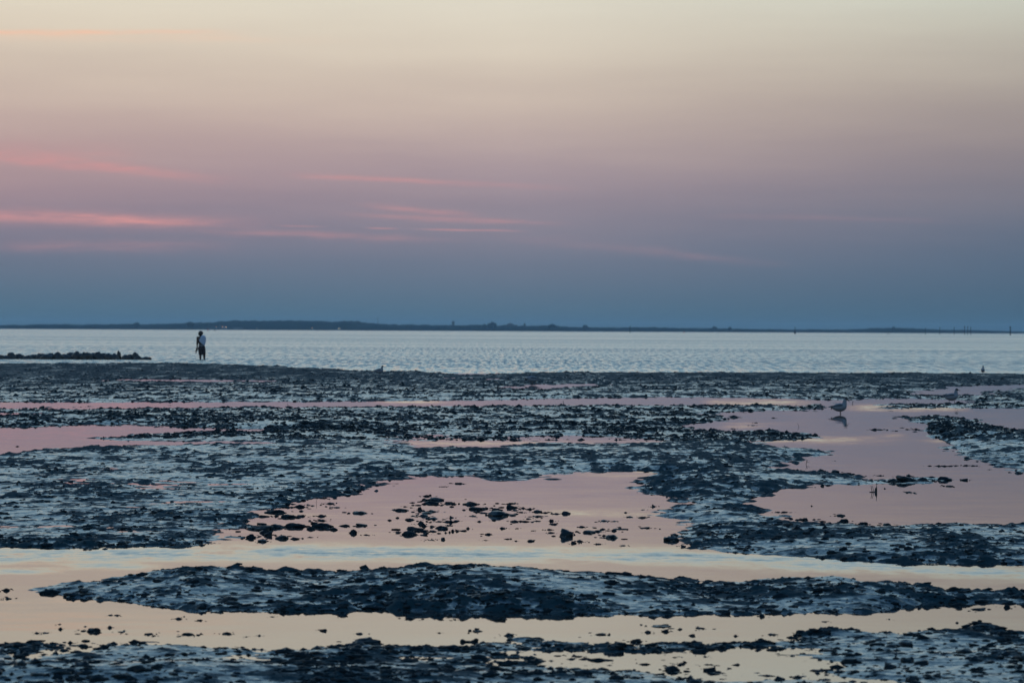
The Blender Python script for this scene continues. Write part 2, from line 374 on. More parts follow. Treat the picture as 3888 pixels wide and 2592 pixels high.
drow = np.gradient(ROWY)
def stretched(freq):                      # depth coordinate that keeps at least ~3 rows per lump
    k = np.minimum(1.0, (1 / freq) / (3.0 * drow)); yy = np.cumsum(k * drow)
    return np.repeat(yy[:, None], NC, 1)
# plateau height: soft mounds and soggy low places (centre, half-size in traced units, height)
MOUNDS = [(460, 1340, 170, 34, .05), (1060, 1345, 300, 45, .062), (1330, 1360, 260, 40, .025), (1930, 1358, 190, 36, .058), (720, 1345, 60, 40, -.02), (1640, 1360, 90, 40, -.02), (2140, 1240, 500, 40, .035), (1650, 1185, 120, 30, .012), (1640, 1110, 180, 40, .07),
          (1700, 1040, 220, 25, .04), (2270, 1010, 150, 45, .06), (2400, 1030, 150, 40, .05), (760, 1050, 160, 25, .04), (700, 1150, 120, 20, .02), (250, 962, 300, 12, .05), (1050, 1060, 300, 25, .02), (1450, 1060, 260, 20, .03),
          (400, 840, 500, 5, .10), (1600, 860, 900, 8, .03), (700, 905, 700, 12, .06), (1800, 890, 400, 15, .04), (620, 975, 120, 8, .04), (200, 1045, 300, 14, .03),
          (1050, 1515, 1300, 36, -.022), (1800, 1530, 700, 40, -.004), (1800, 1490, 300, 30, -.010), (250, 1470, 300, 15, -.01), (300, 1555, 420, 25, .05), (2200, 1530, 250, 35, .02), (1300, 1560, 300, 20, .02),
          (300, 1130, 400, 60, -.008), (250, 1215, 400, 30, -.012), (1300, 1010, 500, 12, -.03), (2150, 945, 300, 5, -.03)]
Z0 = np.zeros_like(X)
for vx, vy, rx, ry, h in MOUNDS:
    c = ground(vx, vy); rxm = rx * px_size(c.y); near = ground(vx, vy + ry).y; far = ground(vx, vy - ry).y; rym = (far - near) / 2; cyy = (far + near) / 2
    Z0 += h * np.exp(-((X - c.x) / rxm) ** 2 - ((Y - cyy) / rym) ** 2)
yA = stretched(2.2); yB = stretched(6.0); yC = stretched(14.0)
n1 = perlin(X * .55, Y * .4, 1); n2 = perlin(X * 2.2, yA * 2.2, 2); n3 = perlin(X * 6.0, yB * 6.0, 3); n4 = perlin(X * 14.0, yC * 14.0, 4); n5 = perlin(X * 3.7 + 9, stretched(3.7) * 3.7, 5)
sdn = SD + .24 * n2 * np.clip(Y / 22, .8, 4) + .15 * n3 * np.clip(Y / 22, .8, 3) + .07 * n4
Lb = .22 * np.clip(Y / 22, .8, 4)
plate = .020 + Z0 + .022 * n1 + .016 * n2
cl = perlin(X * .9, stretched(.9) * .6, 7) + .7 * perlin(X * 2.4 + 5, yA * 1.8, 8)          # where the clods gather
for vx, vy, rx, ry, h in [(1300, 1062, 330, 22, .35), (1660, 1050, 200, 40, .35), (250, 962, 420, 10, .3), (880, 1110, 120, 25, .3), (150, 1042, 260, 8, .35), (2270, 1010, 150, 40, .25), (1000, 1388, 420, 14, .35), (1570, 1345, 120, 22, .4), (710, 1320, 80, 16, .35),
                         (2200, 1360, 160, 14, .4), (1850, 1245, 300, 18, .25), (1640, 1115, 150, 25, .3), (400, 1245, 300, 9, .25), (300, 1120, 350, 35, -.12), (1250, 1004, 420, 9, -.25), (1600, 1180, 100, 22, -.4), (480, 1370, 220, 18, -.35), (1200, 1320, 200, 10, -.35), (1850, 1335, 180, 12, -.4), (250, 1480, 350, 14, -.3), (1150, 1490, 250, 12, -.25), (2150, 1545, 300, 20, -.3)]:
    c = ground(vx, vy); rxm = rx * px_size(c.y); near = ground(vx, vy + ry).y; far_ = ground(vx, vy - ry).y
    cl = cl + h * np.exp(-((X - c.x) / rxm) ** 2 - ((Y - (far_ + near) / 2) / ((far_ - near) / 2)) ** 2)
clump = np.clip(.46 + 1.5 * cl, .25, .95)
lumps = np.clip(n5 + .05, 0, 1) * .018 * clump + (np.clip(n3 + .02, 0, 1) * .042 + np.clip(n4 + .0, 0, 1) * .034) * clump
lumps = lumps * (1 + .5 * np.clip((Y - 60) / 40, 0, 1)) * (1 - .4 * np.clip((16.5 - Y) / 2, 0, 1))
up = 1 - np.exp(-np.clip(sdn, 0, None) / Lb); dn = 1 - np.exp(np.clip(sdn, None, 0) / (Lb * .6))
Z = np.where(sdn > 0, -.004 + up * plate + np.clip(up * 1.6, 0, 1) * lumps, -.004 - .05 * dn + lumps * np.clip(1 - dn * 2.0, 0, 1) * .5)
farfade = np.clip((Y - 150) / 15, 0, 1); Z = Z * (1 - farfade) - .3 * farfade
V = np.stack([X, Y, Z], -1).reshape(-1, 3)
I = np.arange(NR * NC).reshape(NR, NC)
Fq = np.stack([I[:-1, :-1], I[:-1, 1:], I[1:, 1:], I[1:, :-1]], -1).reshape(-1, 4)
mud = big_mesh('mudflat', V, Fq, M_MUD); tag(mud, kind='structure')
hollow = (1 - np.clip(lumps / .015, 0, 1)) * (1 - .40 * np.clip((Y - 70) / 35, 0, 1))    # less wet sheen far out darkens the bank, imitating hollows hidden behind lumps
att = mud.data.attributes.new('hollow', 'FLOAT', 'POINT'); att.data.foreach_set('value', hollow.ravel().astype(np.float32))
def row_of(y): return np.interp(y, ROWY, np.arange(NR))
def height(x, y):
    x = np.asarray(x, float); y = np.asarray(y, float)
    return interp2(Z, row_of(y), np.interp(x / y, COLS, np.arange(NC)))
def sd_at(x, y):
    x = np.asarray(x, float); y = np.asarray(y, float)
    return interp2(SD, row_of(y), np.interp(x / y, COLS, np.arange(NC)))

# pool water
SEA_Y = 112.0
wr = 1.0 / np.linspace(1 / 3.0, 1 / SEA_Y, 340); ws = np.linspace(-1.0, 1.0, 700) ** 3 * .8 + np.linspace(-.2, .2, 700)
WY = np.repeat(wr[:, None], len(ws), 1); WX = WY * ws[None, :]
wI = np.arange(WX.size).reshape(WX.shape)
pool = big_mesh('pool_water', np.stack([WX, WY, np.zeros_like(WX)], -1).reshape(-1, 3), np.stack([wI[:-1, :-1], wI[:-1, 1:], wI[1:, 1:], wI[1:, :-1]], -1).reshape(-1, 4), M_POOL)
tag(pool, kind='structure')
ruf = np.zeros(WX.shape)
for line, hw, a in [([(XL, 1274), (0, 1275), (400, 1268), (700, 1267), (1000, 1272), (1300, 1274), (1550, 1277), (1750, 1286), (1950, 1297), (2150, 1305), (2352, 1312), (XR, 1318)], 13, 1.0),
                    ([(0, 1312), (120, 1306), (260, 1300)], 5, .5), ([(1760, 1011), (1950, 1009), (2070, 1004), (2150, 1009)], 4, .32), ([(1640, 921), (1780, 925), (1900, 930), (2000, 936), (2200, 938)], 3.5, .45),
                    ([(960, 1015), (1200, 1015), (1570, 1016)], 3, .3), ([(1330, 1176), (1480, 1174)], 4, .35), ([(1700, 975), (1840, 972)], 3, .35), ([(XL, 926), (600, 924.5), (1200, 918)], 1.2, .4), ([(1400, 1087), (1500, 1086)], 4, .4)]:
    P = to_world(line)
    y0 = np.array([p[1] for p in P]); x0 = np.array([p[0] for p in P])
    yc = np.interp(WX, x0, y0); halfd = (CAM_H * F_PX) / (CAM_H * F_PX / yc - hw * K) - yc
    ends = np.clip(1 - np.maximum(x0[0] - WX, WX - x0[-1]) / .4, 0, 1)
    ruf = np.maximum(ruf, a * np.exp(-((WY - yc) / halfd) ** 2) * ends)
att = pool.data.attributes.new('ruffle', 'FLOAT', 'POINT'); att.data.foreach_set('value', ruf.ravel().astype(np.float32))

# open sea, out past the far shore
sx = [-14000, -4000, -1000, -200, 200, 1000, 4000, 14000]; sy = [SEA_Y, 200, 400, 1000, 3000, 9000, 14000]
sv = [(x, y, 0.0) for y in sy for x in sx]; nx = len(sx)
sea = mesh_obj('sea', sv, [(r * nx + c, r * nx + c + 1, (r + 1) * nx + c + 1, (r + 1) * nx + c) for r in range(len(sy) - 1) for c in range(nx - 1)], M_SEA, smooth=False)
tag(sea, kind='structure')

# ------------------------------------------------------------------ loose clods: countless small ones are one mass
def ico(sub):
    bm = bmesh.new(); bmesh.ops.create_icosphere(bm, subdivisions=sub, radius=1.0)
    v_ = np.array([tuple(q.co) for q in bm.verts]); f_ = np.array([[q.index for q in f.verts] for f in bm.faces]); bm.free()
    return v_, f_
IC1, IC2, IC3 = ico(1), ico(2), ico(3)
def clod_mass(x, y, r, hgt, base, rough):
    bv, bf = base; n = len(x); m = len(bv)
    rad = 1 + rough * rng.standard_normal((n, m)) * .5
    P = bv[None] * np.clip(rad, .45, 1.7)[..., None]
    P[..., 2] = np.where(P[..., 2] < -.35, -.35, P[..., 2])
    el_ = rng.uniform(.75, 1.6, n); an = rng.uniform(0, math.pi, n)
    px_, py_ = P[..., 0] * (r * el_)[:, None], P[..., 1] * (r / el_)[:, None]
    ca, sa = np.cos(an)[:, None], np.sin(an)[:, None]
    wx, wy = px_ * ca - py_ * sa + x[:, None], px_ * sa + py_ * ca + y[:, None]
    wz = P[..., 2] * (r * hgt)[:, None] + height(x, y)[:, None]
    return np.stack([wx, wy, wz], -1).reshape(-1, 3), (bf[None] + (np.arange(n) * m)[:, None, None]).reshape(-1, 3)
def scatter(n, ylo, yhi, power, rmin, rmax, base, rough, keep, hlo=.35, hhi=.9):
    u = rng.uniform(0, 1, n); yy = 1 / (1 / yhi + (1 / ylo - 1 / yhi) * u ** power)
    ss = rng.uniform(-.2, .2, n); xx = yy * ss
    z = height(xx, yy); sd0 = sd_at(xx, yy)
    clump = interp2(cl, row_of(yy), np.interp(ss, COLS, np.arange(NC))) * .8 + .6 * perlin(xx * 3.1, yy * 1.6, 12)
    p = keep(z, sd0, clump, yy)
    ok = rng.uniform(0, 1, n) < p
    xx, yy = xx[ok], yy[ok]; k = len(xx)
    r = rmin * (rmax / rmin) ** (rng.uniform(0, 1, k) ** 2.2)
    return clod_mass(xx, yy, r, rng.uniform(hlo, hhi, k), base, rough)
def keep_near(z, sd0, c, y):
    edge = np.exp(-(sd0 / .35) ** 2)
    return np.where(sd0 > -.03, np.clip(.40 + 1.8 * c + .35 * edge, .16, 1), np.where((sd0 > -.5) & (z > -.05), .05 * np.exp(sd0 / .15), 0))
def keep_far(z, sd0, c, y):
    edge = np.exp(-(sd0 / 1.2) ** 2)
    return np.where(sd0 > 0, np.clip(.42 + 1.2 * c + .3 * edge, .05, 1), 0)
# ------------------------------------------------------------------ single clods standing in the pools
def lump_mesh(name, seed, spike=.3, sub=3):
    bv, bf = ico(sub); q = np.random.default_rng(seed)
    cen = q.standard_normal((26, 3)); cen /= np.linalg.norm(cen, axis=1)[:, None]; amp = q.uniform(-.6, 1, 26) * spike
    d = bv @ cen.T
    rad = 1 + (np.exp((d - 1) * 14) * amp).sum(1) + q.standard_normal(len(bv)) * .06
    P = bv * rad[:, None]; P[:, 2] = np.maximum(P[:, 2], -.4)
    P[:, 0] /= np.abs(P[:, 0]).max(); P[:, 1] /= np.abs(P[:, 1]).max(); P[:, 2] = (P[:, 2] + .4) / (P[:, 2].max() + .4)
    me = bpy.data.meshes.new(name); me.from_pydata([tuple(v_) for v_ in P], [], [tuple(f) for f in bf]); me.update()
    me.polygons.foreach_set('use_smooth', [True] * len(me.polygons)); me.materials.append(M_CLOD)
    return me
CRUMBS = []
LUMPS = [lump_mesh('mud_clod', 100 + i, .4 + .08 * (i % 4)) for i in range(14)]
def z7(l): return [(907.4 + x * .20577, 1119 + y * .20577, w_ * .20577, k) for x, y, w_, *k in l]
def z2(l): return [(726 + x * .3601, 907.4 + y * .3601, w_ * .3601, k) for x, y, w_, *k in l]
def z1(l): return [(x * .3601, 907.4 + y * .3601, w_ * .3601, k) for x, y, w_, *k in l]
def z4(l): return [(x * .3601, 1240.2 + y * .3601, w_ * .3601, k) for x, y, w_, *k in l]
def z5(l): return [(726 + x * .3601, 1240.2 + y * .3601, w_ * .3601, k) for x, y, w_, *k in l]
def z6(l): return [(1512.4 + x * .357, 1240.2 + y * .357, w_ * .357, k) for x, y, w_, *k in l]
def z3(l): return [(1512.4 + x * .357, 937.7 + y * .357, w_ * .357, k) for x, y, w_, *k in l]
def place_clod(x, y, wv, label, group, ratio=None, idx=None):
    d0 = ground(x, y).y; wm = 1.2 * wv * px_size(d0)
    ratio = .5 * (ratio or random.uniform(.26, .42)); hm = wm * ratio
    b = ground(x, y + .15 * hm / px_size(d0))
    o = bpy.data.objects.new('mud_clod', LUMPS[idx if idx is not None else random.randrange(14)]); COL.objects.link(o)
    o.location = (b.x, b.y, -.25 * hm); o.scale = (wm / 2, wm / 2 * random.uniform(.7, 1.1), hm * 1.3); o.rotation_euler = (0, 0, random.choice((0, math.pi)) + random.uniform(-.35, .35))
    CRUMBS.append((b.x, b.y, wm / 2))
    return tag(o, label, 'clod', group)
SETS = [
 (z7([(355,97,90),(605,178,120),(835,185,140),(905,240,150),(980,283,70),(1300,180,100,.2),(1290,222,160),(1140,250,110),(1340,255,60),(1400,278,50),(1500,243,80),(1590,270,110),(1675,283,60),(1800,295,70),
   (1745,372,45,.8),(1770,410,65),(1600,322,130,.15),(860,320,80,.15),(940,380,40,.6),(1105,365,45,.6),(1330,380,100),(1450,380,110,.2),(1490,350,50),(1195,457,65,.5),(1365,457,40),(1535,483,45,.2),(1040,523,75),(1255,575,55),
   (1010,588,40,.2),(1350,597,30,.6),(1510,598,75),(1720,470,40,.6),(1740,505,70,.3),(1990,620,60,.7),(2060,600,70,.5),(2160,500,140),(2260,490,90),(2090,440,60),(2250,632,30,.8),(2280,632,40,.5)]) +
  z2([(910,563,45,.3),(807,583,25,.2),(1975,748,20,.6),(2000,775,40),(2080,780,50,.3),(1835,800,45),(1905,803,40,.2),(1940,853,95,.1),(2100,845,50,.25),(1490,857,30),(1960,958,35),(2270,920,100,.5),(2340,965,30,.8),(1885,905,90)]),
  'central pool\'s right half', 'clods in the right half of the central pool'),
 (z7([(400,175,180,.25),(70,255,130),(110,215,45),(180,225,30),(200,198,40),(275,245,60,1.0),(310,262,60),(410,268,110),(360,283,130,.2),(320,315,100),(240,325,45),(200,318,40),(160,360,130),(430,345,110),(355,345,40,.6),(625,335,60,.6),
   (690,372,55),(590,383,110),(495,380,50),(410,435,50,.5),(200,460,230,.2),(515,452,130),(605,425,70),(150,520,160),(310,487,90),(425,490,80),(490,512,45),(645,487,35,1.3),(690,487,35,1.0),(755,483,70),(815,457,35,1.0),(535,578,40,1.1),
   (400,588,65,.15),(320,530,80),(30,500,60),(610,500,25,1.2),(565,505,25,1.0)]) +
  z1([(1825,712,55),(1915,710,75),(1755,745,110),(1690,772,60),(1840,775,90),(1920,770,45),(2050,770,50),(2145,715,45,.2),(2290,750,70),(2055,798,50),(2060,657,40,.2),(2105,690,50,.3),(1655,850,150,.25),(1600,905,60,.7),(1675,930,60,.5),
   (1715,890,50,.8),(1760,840,90),(1880,835,110),(2050,835,140,.3),(2190,832,45),(2310,828,70),(1880,915,55),(1800,910,90),(1980,905,30),(2255,875,50,.8),(2335,890,35)]),
  'central pool\'s left half', 'clods in the left half of the central pool'),
 (z3([(475,130,25),(605,110,25),(628,93,25),(740,62,22),(1385,137,30,.6),(1420,137,50,.2),(1570,125,22),(1600,135,25),(1660,135,35),(1530,145,20),(1135,337,10)]), 'still water below the largest gull', 'clods in the pool below the largest gull'),
 (z3([(1745,370,25),(1800,370,35),(1840,371,40),(1880,370,30),(1915,368,30),(1980,367,30),(2025,368,35),(2130,393,15),(2315,415,50)]), 'thin row across the right-hand pool', 'row of clods in the right-hand pool'),
 (z3([(985,627,12,.9),(1170,688,55,.3),(935,715,90,.25),(1195,725,50,.6),(810,667,40,.3),(770,667,30,.3),(1610,538,55,.2),(1875,500,50,.25),(1455,515,12,.8),(1055,498,20,1.0),(1090,495,25,.5),(1100,740,40,.5),(1320,740,50,.4),(1470,747,60,.35),(965,745,50,.6)]),
  'lower right pool and its rim', 'clods in the lower right pool'),
 (z3([(1425,432,40,.25),(1545,438,40,.4),(1610,433,30,.7),(1135,408,50,.5),(1045,400,45,.5),(1970,460,50,.4),(1350,470,60,.4),(1440,468,70,.4),(1505,470,90,.45),(1600,465,120,.5),(1700,462,70,.55),(1755,452,80,.4),(1840,457,90,.4),(1290,475,60,.35),(1220,425,60,.4)]),
  'narrow spit in the right-hand pool', 'clods along the narrow spit'),
 (z1([(310,78,40,.2),(470,77,15),(515,75,15),(570,71,20),(930,198,12),(110,327,20,.5),(1087,65,12)]), 'far left mauve water', 'clods in the far left water'),
 (z4([(40,318,55,.5),(50,372,50,.35),(705,477,35,.3),(745,477,35,.3),(1140,500,45,.4),(1275,510,35,.4),(385,565,25,.9),(530,578,40,.3),(700,555,30,.8),(235,592,35,.4),(290,590,35,.3),(778,583,45,.2),(950,597,55,.25),(1200,598,80,.25),(1450,593,60,.3),
   (1570,615,20),(1655,607,25,.6),(380,535,25,.4),(2065,575,45,.5),(2295,595,40,.4),(1735,487,25,.3),(2180,488,25,.4)]), 'left foreground channel', 'clods in the left foreground channel'),
 (z5([(885,505,25,.4),(600,498,60,.4),(785,590,20,.5),(1030,578,70,.2),(1230,605,60,.5),(1870,600,20,.9),(1815,600,80,.2),(2115,585,40,.6),(2235,580,35,.7),(2195,548,120,.12),(2045,645,70,.5),(1855,658,35,.7),(950,715,65,.4),(590,770,140,.3),(250,715,140,.45),(580,720,90,.45)]),
  'middle foreground', 'clods in the middle foreground'),
 (z6([(665,487,35,.9),(1675,437,20,.9),(2065,443,85,.2),(1915,420,70,.5),(2240,430,40,.8),(1070,523,30,.3),(1485,507,15,.6),(45,587,40,.6),(220,612,35,.6),(498,615,22,.8),(660,638,40,.5),(730,605,45,.3),(265,565,60,.2),(895,597,30,.4),(1890,655,110,.45),(2075,540,100,.4),
   (335,835,80,.5),(170,785,22,1),(250,718,35,.7),(300,747,22,.6),(1220,680,30,.9),(1600,690,60,.35),(1475,350,55,.7),(1530,330,60,.9),(1285,405,50,.8),(1085,440,40,.6),(535,325,80,.6),(310,283,70,.5)]),
  'right foreground', 'clods in the right foreground'),
]
ORD = ['first', 'second', 'third', 'fourth', 'fifth', 'sixth', 'seventh', 'eighth', 'ninth', 'tenth', 'eleventh', 'twelfth', 'thirteenth', 'fourteenth', 'fifteenth', 'sixteenth']
BAND = {1: [''], 2: ['upper band', 'lower band'], 3: ['upper band', 'middle band', 'lower band'], 4: ['top band', 'upper middle band', 'lower middle band', 'bottom band'], 5: ['top band', 'upper band', 'middle band', 'lower band', 'bottom band'],
        6: ['topmost band', 'second band from the top', 'third band from the top', 'third band from the bottom', 'second band from the bottom', 'bottom band']}
for lst, place, grp in SETS:
    lst = sorted(lst, key=lambda q: q[1]); nb = max(1, math.ceil(len(lst) / 11)); per = math.ceil(len(lst) / nb)
    for bi in range(nb):
        band = sorted(lst[bi * per:(bi + 1) * per], key=lambda q: q[0])
        for i, (x, y, wv, k) in enumerate(band):
            ra = k[0] if k else None; shape = 'flat' if (ra or .3) < .28 else ('tall' if (ra or .3) > .75 else 'rounded' if (ra or .3) >= .5 else 'low')
            bt = (BAND[nb][bi].replace('the ', '') + ' of the ') if nb > 1 else ''
            place_clod(x, y, wv, f'{shape} clod, {ORD[i]} from left, {bt}{place}', grp, ra)
for (x, y, wv, _), lab, ra in [
    (z7([(1905, 530, 140)])[0], 'biggest lumpy mud clod, standing tall in the central pink pool', .95),
    (z7([(1160, 305, 220)])[0], 'widest smooth black clod in the middle of the central pink pool', .38),
    (z7([(440, 140, 190)])[0], 'low flat mud patch highest up among the central pool clods', .28),
    (z7([(285, 402, 65)])[0], 'pointed clod sticking up among the clods left of centre', .95),
    (z7([(1912, 290, 95)])[0], 'rightmost black clod of the upper row in the central pool', .5),
    (z2([(2150, 708, 30)])[0], 'lone round clod near the right bank of the central pool', .8),
    (z1([(265, 78, 30)])[0], 'biggest dark clod in the thin far channel at left', .7),
    (z1([(900, 193, 35)])[0], 'single flat clod in the left mauve pool below the mud bank', .3),
    (z4([(600, 577, 75)])[0], 'largest blurred clod in the cream channel at lower left', .5),
    (z5([(320, 655, 160)])[0], 'broad blurred clod on the mud edge left of the bottom centre', .38),
    (z5([(2270, 825, 85)])[0], 'round blurred clod by the bottom edge right of centre', .6),
    (z6([(1680, 650, 80)])[0], 'chunky two-lobed clod in the lower right foreground water', .8),
    (z6([(2135, 695, 85)])[0], 'rounded clod with a pointed top near the lower right corner', .8),
    (z6([(90, 830, 95)])[0], 'large rounded clod at the bottom edge right of the middle', .55)]:
    place_clod(x, y, wv, lab, None, ra)
parts = [scatter(9000, 13.0, 36, .9, .010, .040, IC2, .45, keep_near, .25, .6),
         scatter(64000, 13.0, 52, 1.0, .006, .028, IC1, .5, keep_near, .25, .65),
         scatter(60000, 44, 142, .72, .016, .055, IC1, .5, keep_far, .3, .8)]
# crumbs round the bigger clods that stand in the pools
CRUMB = np.array(CRUMBS); k_ = len(CRUMB)
cxs = np.repeat(CRUMB[:, 0], 12) + rng.normal(0, 1, k_ * 12) * np.repeat(CRUMB[:, 2], 12) * 1.1; cys = np.repeat(CRUMB[:, 1], 12) + rng.normal(0, 1, k_ * 12) * np.repeat(CRUMB[:, 2], 12) * 2.2
crr = np.repeat(CRUMB[:, 2], 12) * rng.uniform(.1, .38, k_ * 12)
v_, f_ = clod_mass(cxs, cys, crr, rng.uniform(.15, .6, k_ * 12), IC1, .4)
v_ = v_.reshape(-1, 12, 3); v_[..., 2] += (-np.repeat(height(CRUMB[:, 0], CRUMB[:, 1]), 12) * 0 - height(cxs, cys))[:, None]; parts.append((v_.reshape(-1, 3), f_))
vs, fs, off = [], [], 0
for v_, f_ in parts: vs.append(v_); fs.append(f_ + off); off += len(v_)
o = big_mesh('mud_clods', np.concatenate(vs), np.concatenate(fs), M_CLOD)
tag(o, 'countless small dark clods of wet mud strewn over the flat', 'mud clods', kind='stuff')
print('clod tris', sum(len(f) for f in fs), 'terrain quads', len(Fq))

# the saddle-shaped lump with two knobs
c = z5([(975, 632, 105)])[0]; b = ground(c[0], c[1] + 6); u_ = c[2] * px_size(b.y)
bm = bmesh.new()
P_, Q_ = smooth_path([(-.5, 0, .04), (-.42, 0, .13), (-.2, .02, .05), (.1, 0, .06), (.32, 0, .12), (.46, 0, .2), (.5, 0, .05)], [.05, .12, .10, .10, .11, .12, .05], 5)
bm_tube(bm, [Vector(p) * u_ for p in P_], [q * u_ for q in Q_], 10)
for v_ in bm.verts: v_.co += Vector((random.uniform(-1, 1), random.uniform(-1, 1), random.uniform(-1, 1))) * u_ * .015
o = bm_obj('mud_clod', bm, M_CLOD); o.location = (b.x, b.y, -.005)
tag(o, 'saddle-shaped dark lump with two raised ends in the foreground channel', 'clod')

# ------------------------------------------------------------------ twigs and stalks standing in the water
M_TWIG = plain('dead_twig', (.012, .014, .014), .7)
def stalk(name, vx, vy, lines, label):
    b = ground(vx, vy); u_ = px_size(b.y); b.z = 0
    e = empty(name, b); tag(e, label, 'twig', 'twigs standing in the flat')
    for pts, r in lines:
        bm = bmesh.new(); P_, Q_ = smooth_path([(x * u_, random.uniform(-2, 2) * u_, y * u_) for x, y in pts], [r * u_ * (1 - .5 * i / len(pts)) for i in range(len(pts))], 3)
        bm_tube(bm, P_, Q_, 6); bm_obj('stem', bm, M_TWIG, e)
stalk('sedge_tuft', 2009, 1130, [([(-5, -1), (-7, 6), (-8.5, 16)], .8), ([(-2, -1), (-3, 6), (-5.5, 15)], .7), ([(4, -2), (4.5, 10), (4, 21)], .8), ([(1, -1), (2, 5), (2.5, 10)], 2.2), ([(4, -1), (4.6, 6), (4.2, 13)], 1.6), ([(-12, .4), (-6, .8), (0, .3)], .9)],
      'black tuft of broken stalks mirrored in the right-hand pool')
stalk('bare_twig', 1853, 1066, [([(-2, -1), (0, 6), (3, 11)], .6), ([(0, 4), (-1, 9), (-2, 13)], .5), ([(0, 5), (4, 5), (7, 7)], .4)], 'forked thin twig in the water below the mud spit')
stalk('bare_twig', 1834, 981, [([(-1, -1), (1, 3), (0, 5), (-3, 9)], .45)], 'small bent twig in the pool left of the largest gull reflection')
stalk('bare_twig', 727, 1156, [([(0, -6), (-.5, 2), (.4, 12)], .5)], 'thin upright stalk at the left tip of the central pool')
stalk('bare_twig', 758, 1158, [([(0, -4), (.3, 4), (0, 8)], .5), ([(-5, 0), (0, .5), (5, 0)], .8)], 'short stalk on a flat clod, right of the pair in the central pool')
stalk('bare_twig', 661, 935, [([(0, -1), (-.4, 4), (0, 9)], .5), ([(0, 1), (1, 3), (1.6, 5)], .4)], 'short twig standing on the edge of the long far channel')
stalk('bare_twig', 1294, 930, [([(-1, -1), (0, 5), (-.8, 11)], .6), ([(0, 1), (1, 2), (1.8, 4)], .5)], 'short stub of twig in the far channel right of the middle')
stalk('bare_twig', 1958, 928, [([(0, 0), (.8, 4), (1.5, 8)], .7)], 'leaning stalk on the mud just right of the largest gull')

# ------------------------------------------------------------------ stone groyne in the sea at the left
M_ROCK = plain('wet_basalt', (.012, .015, .018), .55, .5, 4.0)
GY = ground(150, 825).y
def rock(vx, top, wv, label, base=826):
    u_ = px_size(GY); c = at_depth(vx, base, GY + random.uniform(-.5, .5)); h = (base - top) * u_
    me = lump_mesh('boulder', random.randrange(10 ** 6), .22); me.materials.clear(); me.materials.append(M_ROCK)
    o = bpy.data.objects.new('boulder', me); COL.objects.link(o); wm = wv * u_
    o.location = (c.x, c.y, -.12); o.scale = (wm * .72, wm * .7, h * random.uniform(.85, 1.08) + .12); o.rotation_euler = (0, 0, random.uniform(-.3, .3))
    tag(o, label, 'rock', 'rocks of the low stone groyne')
ROCKS = sorted([(2, 814, 22), (14, 816, 18), (44, 814, 22), (63, 815, 18), (78, 814, 20), (108, 809, 26), (120, 812, 20), (148, 811, 26), (153, 815, 22),
                (163, 809.5, 24), (186, 810, 22), (212, 810, 22), (226, 809, 18), (238, 809.5, 20), (250, 811, 18), (262, 811, 18), (289, 814, 16), (299, 813.5, 14), (318, 815, 16), (96, 811, 22), (137, 813, 22), (200, 808.5, 20)])
for i, (vx, top, wv) in enumerate(ROCKS):
    n_ = len(ROCKS); side_ = f'{ORD[i]} from the left' if i < n_ // 2 else f'{ORD[n_ - 1 - i]} from the right'
    rock(vx, top, wv, f'plain black boulder of the stone groyne, {side_} end')
rock(26.5, 809.5, 17, 'pointed boulder near the left end of the stone groyne')
rock(133, 806.6, 20, 'tall round-topped boulder left of the middle of the groyne')
rock(175, 807.5, 22, 'broad boulder in the middle of the stone groyne')
rock(193, 806, 12, 'narrow peak boulder at the top of the groyne')
rock(273, 804.5, 8.5, 'small upright knob-shaped stone on the groyne, tallest at its right part')
rock(311, 809, 16, 'peaked boulder near the right end of the groyne')
rock(336, 818.5, 19, 'outermost flat rock, apart at the right end of the groyne')

